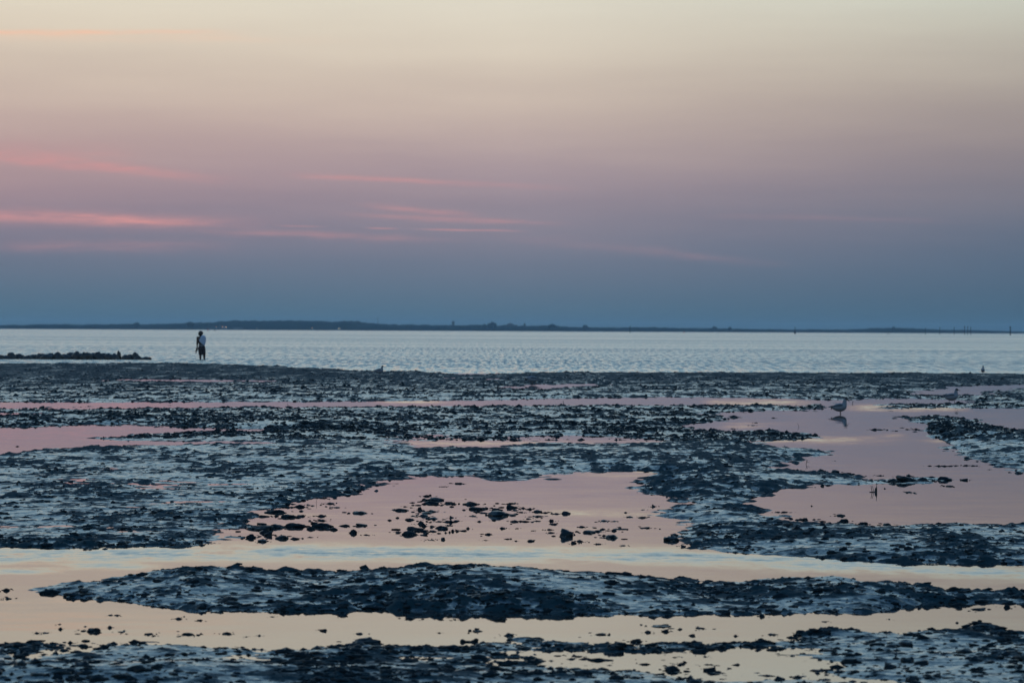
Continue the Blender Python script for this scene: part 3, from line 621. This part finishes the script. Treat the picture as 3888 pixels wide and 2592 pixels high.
# ------------------------------------------------------------------ gulls
M_GWHITE = plain('gull_white_feathers', (.12, .145, .185), .7, .1, 40); M_GGREY = plain('gull_grey_feathers', (.025, .034, .048), .7, .15, 40)
M_GDARK = plain('gull_dark_hood', (.012, .013, .015), .6); M_GBILL = plain('gull_bill', (.03, .015, .012), .4); M_GLEG = plain('gull_leg', (.03, .014, .012), .5)
def gull(vx, vy, label, sc=1.0, yaw=0.0, pose='up', legs=((0.0, 0.0, 0.0), ), zoff=None, drop=False):
    b = ground(vx, vy); z = float(height(b.x, b.y)); b.z = max(z, -.02) if zoff is None else zoff
    g = empty('gull', b, yaw, sc); tag(g, label, 'gull', 'gulls feeding on the mudflat')
    body = [(-.165, 0, .128), (-.12, 0, .126), (-.07, 0, .124), (0, 0, .127), (.05, 0, .146)]; br = [(.014, .022), (.040, .040), (.066, .060), (.078, .070), (.072, .062)]
    if pose == 'up': neck = [(.074, 0, .19), (.080, 0, .23), (.090, 0, .262)]; nr = [(.046, .042), (.035, .032), (.030, .028)]; hd = Vector((.102, 0, .282)); bd = Vector((.055, 0, -.042))
    elif pose == 'level': neck = [(.072, 0, .19), (.074, 0, .225), (.080, 0, .252)]; nr = [(.046, .042), (.036, .032), (.031, .028)]; hd = Vector((.09, 0, .272)); bd = Vector((.07, 0, -.018))
    else: neck = [(.088, 0, .158), (.112, 0, .15), (.128, 0, .138)]; nr = [(.040, .038), (.030, .028), (.027, .026)]; hd = Vector((.142, 0, .125)); bd = Vector((.045, 0, -.05))
    P_, Q_ = smooth_path(body + neck + [tuple(hd)], br + nr + [(.02, .02)], 5)
    bm = bmesh.new(); bm_tube(bm, P_, Q_, 14); bo = bm_obj('body', bm, M_GWHITE, g)
    bm = bmesh.new(); bm_ball(bm, hd, (.032, .027, .028)); ho = bm_obj('head', bm, M_GDARK, g); ho['label'] = 'dark hooded head'
    bm = bmesh.new(); st = hd + bd.normalized() * .024
    bm_tube(bm, [st, st + bd * .5, st + bd], [(.009, .007), (.006, .005), (.0015, .0015)], 8); bm_obj('bill', bm, M_GBILL, ho)
    for s_ in (-1, 1):
        bm = bmesh.new()
        P_, Q_ = smooth_path([(.055, s_ * .043, .155), (.01, s_ * .056, .150), (-.07, s_ * .046, .142), (-.14, s_ * .022, .140), (-.215, s_ * .008, .136)], [(.012, .006), (.034, .012), (.03, .011), (.016, .008), (.003, .003)], 4)
        bm_tube(bm, P_, Q_, 10); bm_obj('wing', bm, M_GGREY, g)
    bm = bmesh.new(); P_ = [(-.14, 0, .128), (-.19, 0, .127), (-.235, 0, .131)]
    bm_tube(bm, P_, [(.010, .022), (.006, .030), (.003, .034)], 10); bm_obj('tail', bm, M_GWHITE, g)
    if drop:
        bm = bmesh.new(); bm_tube(bm, [(-.15, -.03, .128), (-.165, -.03, .105), (-.168, -.03, .085)], [.012, .012, .004], 8); o_ = bm_obj('wing_tip', bm, M_GDARK, g); o_['label'] = 'drooping dark wing tip'
    for i, (x0, x1, _) in enumerate(legs):
        sy_ = .02 if i == 0 else -.02
        bm = bmesh.new(); bm_tube(bm, [(x0, sy_, .085), ((x0 + x1) / 2 - .004, sy_, .045), (x1, sy_, -.03)], [.007, .0045, .005], 7); lo = bm_obj('leg', bm, M_GLEG, g)
        bm = bmesh.new(); vs_ = [bm.verts.new(q) for q in ((x1 - .008, sy_, .001), (x1 + .04, sy_ - .022, .001), (x1 + .045, sy_, .001), (x1 + .04, sy_ + .022, .001), (x1, sy_, .009))]
        for f in ((0, 1, 4), (1, 2, 4), (2, 3, 4), (3, 0, 4), (0, 3, 2, 1)): bm.faces.new([vs_[q] for q in f])
        bm_obj('foot', bm, M_GLEG, lo)
    return g
gull(1930, 950.5, 'largest gull, standing in the shallow pool with bill pointing down', 1.0, 0, 'up', ((.0, .002, 0), (.012, .008, 0)), zoff=-.004, drop=True)
gull(2187, 925.5, 'dark-hooded gull striding in the pool at the far right', 1.05, 0, 'level', ((-.045, -.06, 0), (.03, .055, 0)), zoff=0)
gull(2257.5, 858.5, 'gull seen end-on at the edge of the sea, far right', 1.0, R(78), 'level', ((0, 0, 0), (.01, .01, 0)))
gull(872, 861.5, 'gull on the far mud bank left of centre, head raised', 1.0, R(0), 'level', ((0, 0, 0), (.01, .01, 0)))
gull(1222, 883, 'stooping gull on the dark mud near the centre', 1.15, R(180), 'peck', ((-.02, -.02, 0), (.02, .02, 0)))

# two birds afloat far out, left of the tall mast
M_FAR = plain('dark_far_paint', (.02, .025, .03), .7)
for vx, vy, lab in [(823, 782, 'small dark bird afloat on the sea, left of two'), (911, 783.5, 'small dark bird afloat on the sea, right of two')]:
    p = ground(vx, vy); u_ = px_size(p.y); bm = bmesh.new()
    P_, Q_ = smooth_path([(-2.2 * u_, 0, .9 * u_), (-.8 * u_, 0, .4 * u_), (.8 * u_, 0, .5 * u_), (1.4 * u_, 0, 1.2 * u_), (2.0 * u_, 0, 1.5 * u_)], [.1 * u_, .55 * u_, .5 * u_, .28 * u_, .1 * u_], 3)
    bm_tube(bm, P_, Q_, 8); o = bm_obj('floating_bird', bm, M_FAR); o.location = (p.x, p.y, 0); tag(o, lab, 'bird', 'birds afloat')

# ------------------------------------------------------------------ person wading at the left, seen from behind
M_SKIN = plain('tanned_skin', (.03, .019, .017), .55, .12, 20); M_HAIR = plain('dark_hair', (.008, .008, .009), .5, .3, 60)
M_SHORT = plain('dark_shorts', (.016, .013, .018), .8, .3, 12); M_SHIRT = plain('white_shirt', (.26, .33, .45), .8, .12, 14); M_BAND = plain('pale_waistband', (.16, .19, .23), .8); M_SANDAL = plain('dark_rubber', (.01, .01, .011), .6)
pb = ground(465, 1364 / K); PS = px_size(pb.y) / K
person = empty('person', (pb.x, pb.y, 0)); person.scale = (1.2, 1.0, 1.0)
tag(person, 'child in dark shorts wading, pale shirt over one shoulder, sandals in hand', 'person')
def remeshed(bm, name, mat, parent, vox, it=4):
    o = bm_obj(name, bm, mat, parent)
    r = o.modifiers.new('skin', 'REMESH'); r.mode = 'VOXEL'; r.voxel_size = vox; r.use_smooth_shade = True
    s_ = o.modifiers.new('soft', 'SMOOTH'); s_.iterations = it; s_.factor = .5
    return o
def limb(bm, pts, rad, n=4, seg=12):
    P_, Q_ = smooth_path(pts, rad, n); bm_tube(bm, P_, Q_, seg)
bm = bmesh.new()
# trunk, neck and head (x to the right of the picture, y away from the camera)
limb(bm, [(-.035, 0, .60), (-.035, 0, .70), (-.045, 0, .82), (-.06, .005, .95), (-.07, .005, 1.07), (-.072, .0, 1.13)], [(.118, .09), (.118, .088), (.122, .085), (.138, .09), (.150, .086), (.075, .058)], 4, 18)
limb(bm, [(-.072, .0, 1.10), (-.074, .005, 1.17), (-.076, .012, 1.22)], [.05, .042, .045])
bm_ball(bm, (-.078, .02, 1.285), (.088, .098, .112)); bm_ball(bm, (-.055, .065, 1.25), (.06, .055, .06))
bm_ball(bm, (-.005, .09, 1.268), (.014, .016, .016), 2)                       # nose, turned away to the right
for ex_ in ((-.150, .01, 1.27), (.002, .0, 1.27)): bm_ball(bm, ex_, (.012, .02, .03), 2)
# shoulders and arms
bm_ball(bm, (-.195, 0, 1.085), (.055, .05, .05)); bm_ball(bm, (.055, 0, 1.085), (.055, .05, .05))
limb(bm, [(-.19, 0, 1.09), (-.205, -.005, .98), (-.212, -.01, .875), (-.216, .01, .77), (-.220, .03, .66), (-.22, .035, .625)], [.052, .049, .042, .038, .027, .024])
limb(bm, [(.06, 0, 1.09), (.095, -.01, .97), (.105, .01, .88), (.06, .09, .90), (-.01, .12, .95)], [.047, .043, .036, .032, .024])
# hands: palm and five bent fingers each; the left one closes on the sandal straps
limb(bm, [(-.22, .035, .635), (-.222, .04, .60), (-.224, .045, .565)], [(.02, .016), (.030, .016), (.028, .015)], 3, 10)
for i, (fy, ln) in enumerate(((-.002, .062), (.018, .070), (.037, .067), (.054, .052))):
    limb(bm, [(-.224, .02 + fy, .572), (-.232, .02 + fy, .572 - ln * .45), (-.222, .02 + fy, .572 - ln * .8), (-.208, .02 + fy, .572 - ln * .75)], [.010, .0095, .009, .008], 2, 8)
limb(bm, [(-.215, .012, .60), (-.20, .0, .58), (-.196, .006, .553)], [.011, .010, .009], 2, 8)
limb(bm, [(-.005, .12, .948), (-.04, .125, .965), (-.07, .125, .98)], [(.02, .02), (.028, .018), (.026, .017)], 3, 10)
for i, (fz, ln) in enumerate(((.03, .06), (.011, .068), (-.008, .065), (-.026, .05))):
    limb(bm, [(-.065, .125, .98 + fz), (-.065 - ln * .5, .128, .99 + fz), (-.065 - ln * .85, .118, .995 + fz)], [.010, .0095, .008], 2, 8)
limb(bm, [(-.03, .125, .99), (-.045, .12, 1.02), (-.06, .118, 1.035)], [.011, .010, .009], 2, 8)
# legs down into the water, feet below the surface
for x0, x1, yy in ((-.095, -.082, .0), (.03, .075, .02)):
    limb(bm, [(x0, yy, .62), ((x0 * .5 + x1 * .5), yy, .44), (x1, yy + .01, .26), (x1 - .005, yy - .012, .14), (x1, yy, 0), (x1, yy, -.10)], [.085, .075, .052, .050, .034, .034])
    limb(bm, [(x1, yy - .03, -.115), (x1 + .02, yy + .05, -.12), (x1 + .03, yy + .14, -.13)], [.03, .034, .022])
    for k in range(5): limb(bm, [(x1 + .03 + (k - 2) * .015, yy + .13, -.13), (x1 + .035 + (k - 2) * .016, yy + .17 - abs(k - 1) * .006, -.135)], [.010, .008], 2, 6)
body = remeshed(bm, 'body', M_SKIN, person, .009)
bm = bmesh.new()                                                             # mop of hair round the back of the head
bm_ball(bm, (-.082, .0, 1.300), (.092, .105, .112)); bm_ball(bm, (-.086, -.035, 1.24), (.082, .07, .10)); bm_ball(bm, (-.135, -.01, 1.25), (.045, .06, .07)); bm_ball(bm, (-.03, -.02, 1.30), (.062, .07, .08))
q = np.random.default_rng(5)
for i in range(40):
    a_, e_ = q.uniform(0, 6.28), q.uniform(-.4, 1.3); bm_ball(bm, (-.082 + .082 * math.cos(a_) * math.cos(e_), -.012 + .09 * math.sin(a_) * math.cos(e_) - .01, 1.295 + .1 * math.sin(e_)), (.018, .018, .024), 1)
remeshed(bm, 'hair', M_HAIR, person, .011, 2)
bm = bmesh.new()                                                             # knee-length shorts
limb(bm, [(-.035, 0, .50), (-.035, 0, .60), (-.035, 0, .69)], [(.14, .11), (.137, .105), (.122, .094)], 3, 18)
for x0, x1, yy in ((-.085, -.082, .0), (.02, .062, .015)): limb(bm, [(x0, yy, .56), ((x0 + x1) / 2, yy, .40), (x1, yy, .22)], [.098, .088, .075])
sh = remeshed(bm, 'shorts', M_SHORT, person, .012, 3)
bm = bmesh.new(); limb(bm, [(-.037, 0, .672), (-.034, 0, .70)], [(.127, .099), (.125, .097)], 3, 18); bm_obj('waistband', bm, M_BAND, sh)
# pale shirt slung over the right shoulder, hanging in folds down the back
rows = [(1.175, -.035, .055), (1.15, -.05, .10), (1.10, -.07, .125), (1.04, -.09, .133), (.98, -.11, .142), (.93, -.135, .148), (.88, -.10, .142), (.83, -.06, .130), (.78, -.015, .118), (.73, .035, .108), (.695, .06, .098)]
vs_, fs_ = [], []; nu = 15
for i, (zz_, xa, xb) in enumerate(rows):
    for j in range(nu):
        t_ = j / (nu - 1); x_ = xa + (xb - xa) * t_; bulge = math.cos((t_ * 1.15 - .25) * math.pi / 1.25)
        y_ = -.088 - .02 * bulge + .10 * max(0, t_ - .72) ** 1.0 * 1.6 + .010 * math.sin(j * 1.9 + i * .35) * min(1, i / 3)
        if i == 0: y_ += .07
        if i == 1: y_ += .03
        vs_.append((x_, y_, zz_ + .006 * math.sin(j * 2.3 + i)))
for i in range(len(rows) - 1):
    for j in range(nu - 1): fs_.append((i * nu + j, i * nu + j + 1, (i + 1) * nu + j + 1, (i + 1) * nu + j))
so = mesh_obj('shirt', vs_, fs_, M_SHIRT, person)
so.modifiers.new('round', 'SUBSURF').render_levels = 1
sm_ = so.modifiers.new('thick', 'SOLIDIFY'); sm_.thickness = .022; sm_.offset = 0
# sandals carried in the left hand
for dx_, dz_, tilt, lab in ((-.045, -.10, .05, 'dark sandal hanging from the wading child\'s hand, outer one'), (.012, -.055, .75, 'dark sandal in the wading child\'s hand, next to the shorts')):
    e = empty('sandal', (pb.x - 1.2 * .222 + dx_, pb.y + .04, .545 + dz_)); e.rotation_euler = (0, tilt, 0); e.scale = (1.5, 1.3, 1.25); tag(e, lab, 'sandal', 'pair of carried sandals')
    bm = bmesh.new(); limb(bm, [(0, 0, .10), (0, 0, .05), (0, 0, -.03), (0, 0, -.09), (0, 0, -.115)], [(.012, .024), (.018, .034), (.016, .030), (.017, .037), (.012, .025)], 3, 12); bm_obj('sole', bm, M_SANDAL, e)
    bm = bmesh.new(); limb(bm, [(0, -.032, -.04), (.035, 0, -.02), (0, .032, -.04)], [.008, .008, .008], 4, 6); bm_obj('strap', bm, M_SANDAL, e)
    bm = bmesh.new(); limb(bm, [(0, -.026, .06), (.03, 0, .085), (0, .026, .06)], [.007, .007, .007], 4, 6); bm_obj('strap', bm, M_SANDAL, e)

# ------------------------------------------------------------------ far shore, six kilometres off
FY = 6000.0; UF = px_size(FY)
def base_v(x): return 756.0 + 10.6 * x / 2352.0
TOP = [(-700, 748), (-300, 747), (0, 747.2), (70, 746.6), (95, 745.6), (115, 746.4), (145, 745.4), (170, 746.5), (240, 745.8), (290, 745.5), (330, 745.8), (390, 744.6), (422, 743), (437, 741.5), (450, 742.4), (475, 741.6), (510, 738.8), (537, 737.2), (605, 737.6), (667, 737.3),
       (735, 737.6), (753, 738.8), (762, 740.4), (781, 738.4), (799, 737.3), (822, 738.4), (836, 741.5), (867, 744.2), (914, 746.2), (1006, 747.3), (1060, 747.4), (1105, 746.5), (1145, 748.2), (1191, 749), (1247, 748), (1269, 747.2), (1299, 751), (1331, 752), (1420, 753), (1505, 752.4),
       (1565, 754), (1635, 754.6), (1700, 756), (1809, 757), (1939, 757.4), (1982, 755.8), (2026, 754.2), (2060, 753.8), (2125, 755.8), (2178, 758.6), (2234, 758.4), (2278, 759.8), (2352, 762.4), (2700, 762), (3100, 763)]
M_WOOD = plain('far_wood_foliage', (.012, .022, .018), .9, .3, .15, .1); M_COAST = plain('far_ground', (.03, .034, .03), .9, .2, .05, .1)
tx = np.array([t[0] for t in TOP], float); th = np.array([base_v(t[0]) - t[1] for t in TOP]) * UF
wx_ = np.arange(-700, 3100, .9); hgt_ = np.interp(wx_, tx, th)
hgt_ = hgt_ + (perlin(wx_ * .11, wx_ * 0 + .5, 21) * 1.3 + perlin(wx_ * .31, wx_ * 0 + 2.5, 22) * .9) * np.clip(hgt_ / 9, .35, 1.2)
prof = [(-8, .0), (-6, .35), (-1, .62), (6, .83), (16, .93), (30, 1.0), (60, 1.0), (120, .8), (180, .0)]
Pw = []
for dyy, k in prof:
    jj = 1 + .09 * perlin(wx_ * .23 + dyy, wx_ * 0 + dyy * .13, 23)
    for i, xv in enumerate(wx_):
        Pw.append(((xv * K - 1944) / F_PX * (FY + 30), FY + dyy + 3 * math.sin(xv * .05), max(-.5, hgt_[i] * k * (jj[i] if k else 1) + (0 if k else -.5))))
nW = len(wx_); Iw = np.arange(len(Pw)).reshape(len(prof), nW)
o = big_mesh('far_woods', np.array(Pw), np.stack([Iw[:-1, :-1], Iw[:-1, 1:], Iw[1:, 1:], Iw[1:, :-1]], -1).reshape(-1, 4), M_WOOD)
tag(o, 'dark wooded coastline lying low along the whole horizon', 'woods', kind='stuff')
o = mesh_obj('far_shore', [(-2600, FY - 30, .25), (2600, FY - 30, .25), (2600, FY - 5, 1.0), (-2600, FY - 5, 1.0), (2600, FY + 900, 1.2), (-2600, FY + 900, 1.2), (2600, FY - 34, -1), (-2600, FY - 34, -1)],
             [(0, 1, 2, 3), (3, 2, 4, 5), (7, 6, 1, 0)], M_COAST, smooth=False); tag(o, kind='structure')
def far(vx, dy=-40): return Vector(((vx * K - 1944) / F_PX * (FY + dy), FY + dy, 0))
# trees that stand out from the wood
def far_tree(vx, top, wv, label, dy=-14):
    b = far(vx, dy); h = (base_v(vx) - top) * UF; wm = wv * UF
    e = empty('far_tree', (b.x, b.y, 0)); tag(e, label, 'tree', 'trees standing out of the far wood')
    bm = bmesh.new(); bm_tube(bm, [(0, 0, -.5), (.1, 0, h * .3), (0, .1, h * .7)], [wm * .05, wm * .04, wm * .02], 6); bm_obj('trunk', bm, M_WOOD, e)
    q = np.random.default_rng(int(vx)); V_, F_ = [], []
    for i in range(420):                                                     # leaf clumps through the crown
        d = q.standard_normal(3); d /= np.linalg.norm(d); r = q.uniform(.35, 1) ** .5
        c_ = np.array([d[0] * r * wm / 2, d[1] * r * wm / 2, h * .66 + d[2] * r * h * .34]); s_ = wm * q.uniform(.05, .09)
        a_ = q.standard_normal((3, 3)) * s_; k = len(V_); V_ += [tuple(c_ + a_[j]) for j in range(3)]; F_.append((k, k + 1, k + 2))
    mesh_obj('crown', V_, F_, M_WOOD, e, smooth=False)
far_tree(314, 741.5, 14, 'lone domed tree above the low far shore, left of the child')
far_tree(437, 740.8, 18, 'clump-like tree at the left foot of the far wooded hill', -12)
far_tree(1130, 741.8, 22, 'broad tree on the far shore right of the water tower')
far_tree(1112, 744.4, 10, 'small tree against the broad far tree right of the tower')
far_tree(1344, 746.6, 12, 'domed tree on the far shore right of the middle')
far_tree(1641, 750.2, 12, 'small domed tree on the far shore, left of two to the left of the buoy')
far_tree(1676, 751.6, 9, 'smaller tree on the far shore, right of two left of the buoy')
far_tree(2052, 750.4, 9, 'small tree poking above the low wood at the far right')
far_tree(1269, 746.0, 20, 'flat crowned tree group right of the stubby far tower', -10)
# water tower, stubby tower, mast, hall
M_CONC = plain('far_concrete', (.06, .065, .07), .8); M_STEEL = plain('far_steel', (.04, .045, .05), .6); M_WALL = plain('far_pale_wall', (.09, .10, .11), .8); M_ROOF = plain('far_roof', (.05, .04, .04), .8)
b = far(1040.7, 20); e = empty('water_tower', b); tag(e, 'water tower with wide tank head above the far shore', 'tower')
def lathe(name, prof_, mat, par, seg=20):
    bm = bmesh.new(); rings = [[bm.verts.new((r * math.cos(2 * math.pi * k / seg), r * math.sin(2 * math.pi * k / seg), z)) for k in range(seg)] for r, z in prof_]
    for A, B in zip(rings, rings[1:]):
        for k in range(seg): bm.faces.new((A[k], A[(k + 1) % seg], B[(k + 1) % seg], B[k]))
    bm.faces.new(rings[0][::-1]); bm.faces.new(rings[-1]); return bm_obj(name, bm, mat, par, smooth=False)
hT = (base_v(1040.7) - 736.5) * UF
lathe('shaft', [(1.9, 0), (1.7, hT * .68)], M_CONC, e); tk = lathe('tank', [(1.8, hT * .66), (2.9, hT * .72), (3.0, hT * .86), (2.0, hT * .90)], M_CONC, e); lathe('cupola', [(1.0, hT * .89), (1.0, hT * .97), (.3, hT)], M_CONC, tk)
lathe('aerial', [(.15, hT), (.08, hT + 2.4)], M_STEEL, tk, 6)
b = far(867.5, 20); hM = (base_v(867) - 725.6) * UF; e = empty('radio_mast', b); tag(e, 'thin tall radio mast beside the far wooded hill', 'mast')
lathe('pole', [(.55, 0), (.42, hM * .6), (.22, hM)], M_STEEL, e, 6)
for f_ in (.55, .8): lathe('platform', [(.8, hM * f_), (.8, hM * f_ + .5)], M_STEEL, e, 8)
b = far(1205, 20); hS = (base_v(1205) - 743.2) * UF; e = empty('stubby_tower', b); tag(e, 'stubby square tower on the far shore right of the centre', 'tower')
bm = bmesh.new(); bm_box(bm, (0, 0, hS * .45), (3.6, 3.6, hS * .9)); bm_obj('wall', bm, M_CONC, e, False); bm = bmesh.new(); bm_box(bm, (0, 0, hS * .94), (4.2, 4.2, hS * .1)); bm_obj('parapet', bm, M_CONC, e, False)
b = far(1172, 20); e = empty('domed_hall', b); tag(e, 'low hall with stepped roof left of the stubby far tower', 'building'); hH = (base_v(1172) - 743) * UF
bm = bmesh.new(); bm_box(bm, (0, 0, hH * .4), (26, 12, hH * .8)); bm_obj('wall', bm, M_CONC, e, False); rf = lathe('roof', [(6.5, hH * .8), (5.5, hH * .93), (2, hH)], M_ROOF, e)
lathe('finial', [(.4, hH), (.2, hH + 2.2)], M_STEEL, rf, 6)
# waterside houses, some with lamps or windows lit
def emitter(name, col, st):
    m, t, p = new_mat(name); p.inputs['Base Color'].default_value = col + (1,); p.inputs['Emission Color'].default_value = col + (1,); p.inputs['Emission Strength'].default_value = st; return m
M_LAMP = emitter('lit_lamp', (1.0, .5, .26), 3.0); M_LAMPY = emitter('lit_window', (1.0, .80, .45), 2.0)
def house(vx, wv, hv, zv, label, wins=()):
    b = far(vx, -55); b.z = zv * UF; e = empty('waterside_house', b); tag(e, label, 'house', 'houses on the far shore')
    wm, hm = wv * UF, hv * UF
    bm = bmesh.new(); bm_box(bm, (0, 0, (hm - b.z) / 2), (wm, 8, hm + b.z)); bm_obj('wall', bm, M_WALL, e, False)
    bm = bmesh.new(); bm_tube(bm, [(-wm * .53, 0, hm), (wm * .53, 0, hm)], [(hm * .35, 4.6), (hm * .35, 4.6)], 4); bm_obj('roof', bm, M_ROOF, e, False)
    for i in range(max(2, int(wm / 4))):
        bm = bmesh.new(); bm_box(bm, (-wm / 2 + (i + .5) * wm / max(2, int(wm / 4)), -4.02, hm * .45), (1.3, .1, hm * .4)); bm_obj('window', bm, M_STEEL, e, False)
    for x_, z_, s_, mt in wins:
        bm = bmesh.new(); bm_box(bm, (x_ * UF, -4.15, z_ * UF), (s_ * UF, .1, s_ * UF * .6)); o_ = bm_obj('lit_window', bm, mt, e, False); o_['label'] = 'glowing lit window'
house(515, 11, 1.6, 5.4, 'long pale house with two glowing lamps, high on the far wooded hill', ((-4, .9, 1.2, M_LAMP), (4.4, 1.1, 1.5, M_LAMP)))
house(497, 3, 1.4, 5.6, 'small house with one red lamp, left of the long house', ((0, .9, 1.1, M_LAMP), ))
house(547, 20, 3.0, 1.6, 'wide pale building low at the water under the wooded hill')
house(482, 9, 1.8, 1.2, 'low pale shed by the water right above the child')
house(717, 3, 1.4, 4.5, 'small house with one dim red lamp on the far hill', ((0, .8, .8, M_LAMP), ))
house(778, 9, 1.6, 3.4, 'house with a bright yellow window right on the far hill shore', ((.6, .9, 1.6, M_LAMPY), (4, .6, .6, M_LAMPY)))
house(590, 4, 1.4, 3.4, 'tiny house with a faint lamp on the far hillside', ((0, .8, .6, M_LAMP), ))
# channel markers and buoys
M_POLE = plain('tarred_pole', (.012, .015, .018), .7); M_RED = plain('red_buoy_paint', (.28, .03, .03), .5)
def marker(vx, topv, basev, label, kind='pole', wv=1.3):
    b = ground(vx, basev); Yd = min(b.y, 2300.0); u_ = px_size(Yd); b = at_depth(vx, basev, Yd); b.z = 0; h = (basev - topv) * u_
    e = empty({'pole': 'channel_post', 'buoy': 'buoy'}[kind], b); tag(e, label, {'pole': 'post', 'buoy': 'buoy'}[kind], {'pole': 'channel posts', 'buoy': 'buoys'}[kind])
    r = wv * u_ / 2
    if kind == 'pole':
        lathe('pole', [(r, -.5), (r * .9, h * .86)], M_POLE, e, 10); lathe('collar', [(r * 1.15, h * .42), (r * 1.15, h * .47)], M_POLE, e, 10)
        lathe('topmark', [(r * .5, h * .84), (r * 1.5, h * .88), (r * 1.5, h * .96), (r * .6, h)], M_POLE, e, 10)
    else:
        lathe('float', [(r * 1.8, -.3), (r * 2.1, h * .12), (r * 1.7, h * .24)], M_POLE, e, 14); lathe('frame', [(r * 1.3, h * .22), (r * .35, h * .72)], M_POLE, e, 8); lathe('topmark', [(r * .35, h * .72), (r * .8, h * .80), (r * .2, h)], M_POLE, e, 8)
marker(1447, 747, 763.5, 'single dark post in the sea right of centre, with dark top')
marker(1826, 750, 766.5, 'conical dark buoy with a tall topmark on the right horizon', 'buoy', 2.2)
marker(2040, 764, 767.6, 'tiny dark buoy low in the water on the right', 'buoy', 1.3)
marker(2125.5, 752.5, 768.4, 'leftmost of the thin posts on the right horizon')
marker(2158.5, 751.5, 768.6, 'second of the thin posts from the left, right horizon')
marker(2191.5, 751.5, 768.8, 'third of the thin posts, just left of the group of three')
marker(2215.5, 748.5, 769, 'tallest left post of the group of three', wv=1.5)
marker(2222.6, 749.5, 769, 'middle post of the group of three', wv=1.4)
marker(2229.6, 750.5, 769, 'right post of the group of three', wv=1.4)
marker(2320.5, 749.5, 769.6, 'stout banded post furthest right on the horizon', wv=2.6)
def small_buoy(vx, topv, basev, label, mat):
    b = at_depth(vx, basev, 2600.0); b.z = 0; u_ = px_size(2600.0); h = (basev - topv) * u_
    e = empty('buoy', b); tag(e, label, 'buoy', 'buoys'); lathe('float', [(1.1 * u_, -.4), (1.2 * u_, h * .25), (.9 * u_, h * .45)], mat, e, 12); lathe('cage', [(.8 * u_, h * .43), (.5 * u_, h)], mat, e, 8)
small_buoy(477.5, 752.4, 758.4, 'red buoy right above the wading child', M_RED)
small_buoy(493.5, 754.6, 758.6, 'small dark buoy right of the red one above the child', M_POLE)
small_buoy(1571, 759.5, 764.5, 'tiny red buoy in the distance right of the single dark post', M_RED)

# ------------------------------------------------------------------ evening haze between the flat and the far shore
m = bpy.data.materials.new('evening_haze'); m.use_nodes = True; t = NT(m.node_tree); t.n.clear()
pv = t.node('ShaderNodeVolumePrincipled'); pv.inputs['Color'].default_value = (.48, .71, .90, 1); pv.inputs['Density'].default_value = 7.0e-5; pv.inputs['Anisotropy'].default_value = 0.0
oo = t.node('ShaderNodeOutputMaterial'); t.l.new(pv.outputs[0], oo.inputs['Volume'])
bm = bmesh.new(); bm_box(bm, (0, 6990, 17.0), (30000, 14100, 40.0)); o = bm_obj('haze', bm, m, None, False); tag(o, kind='stuff')
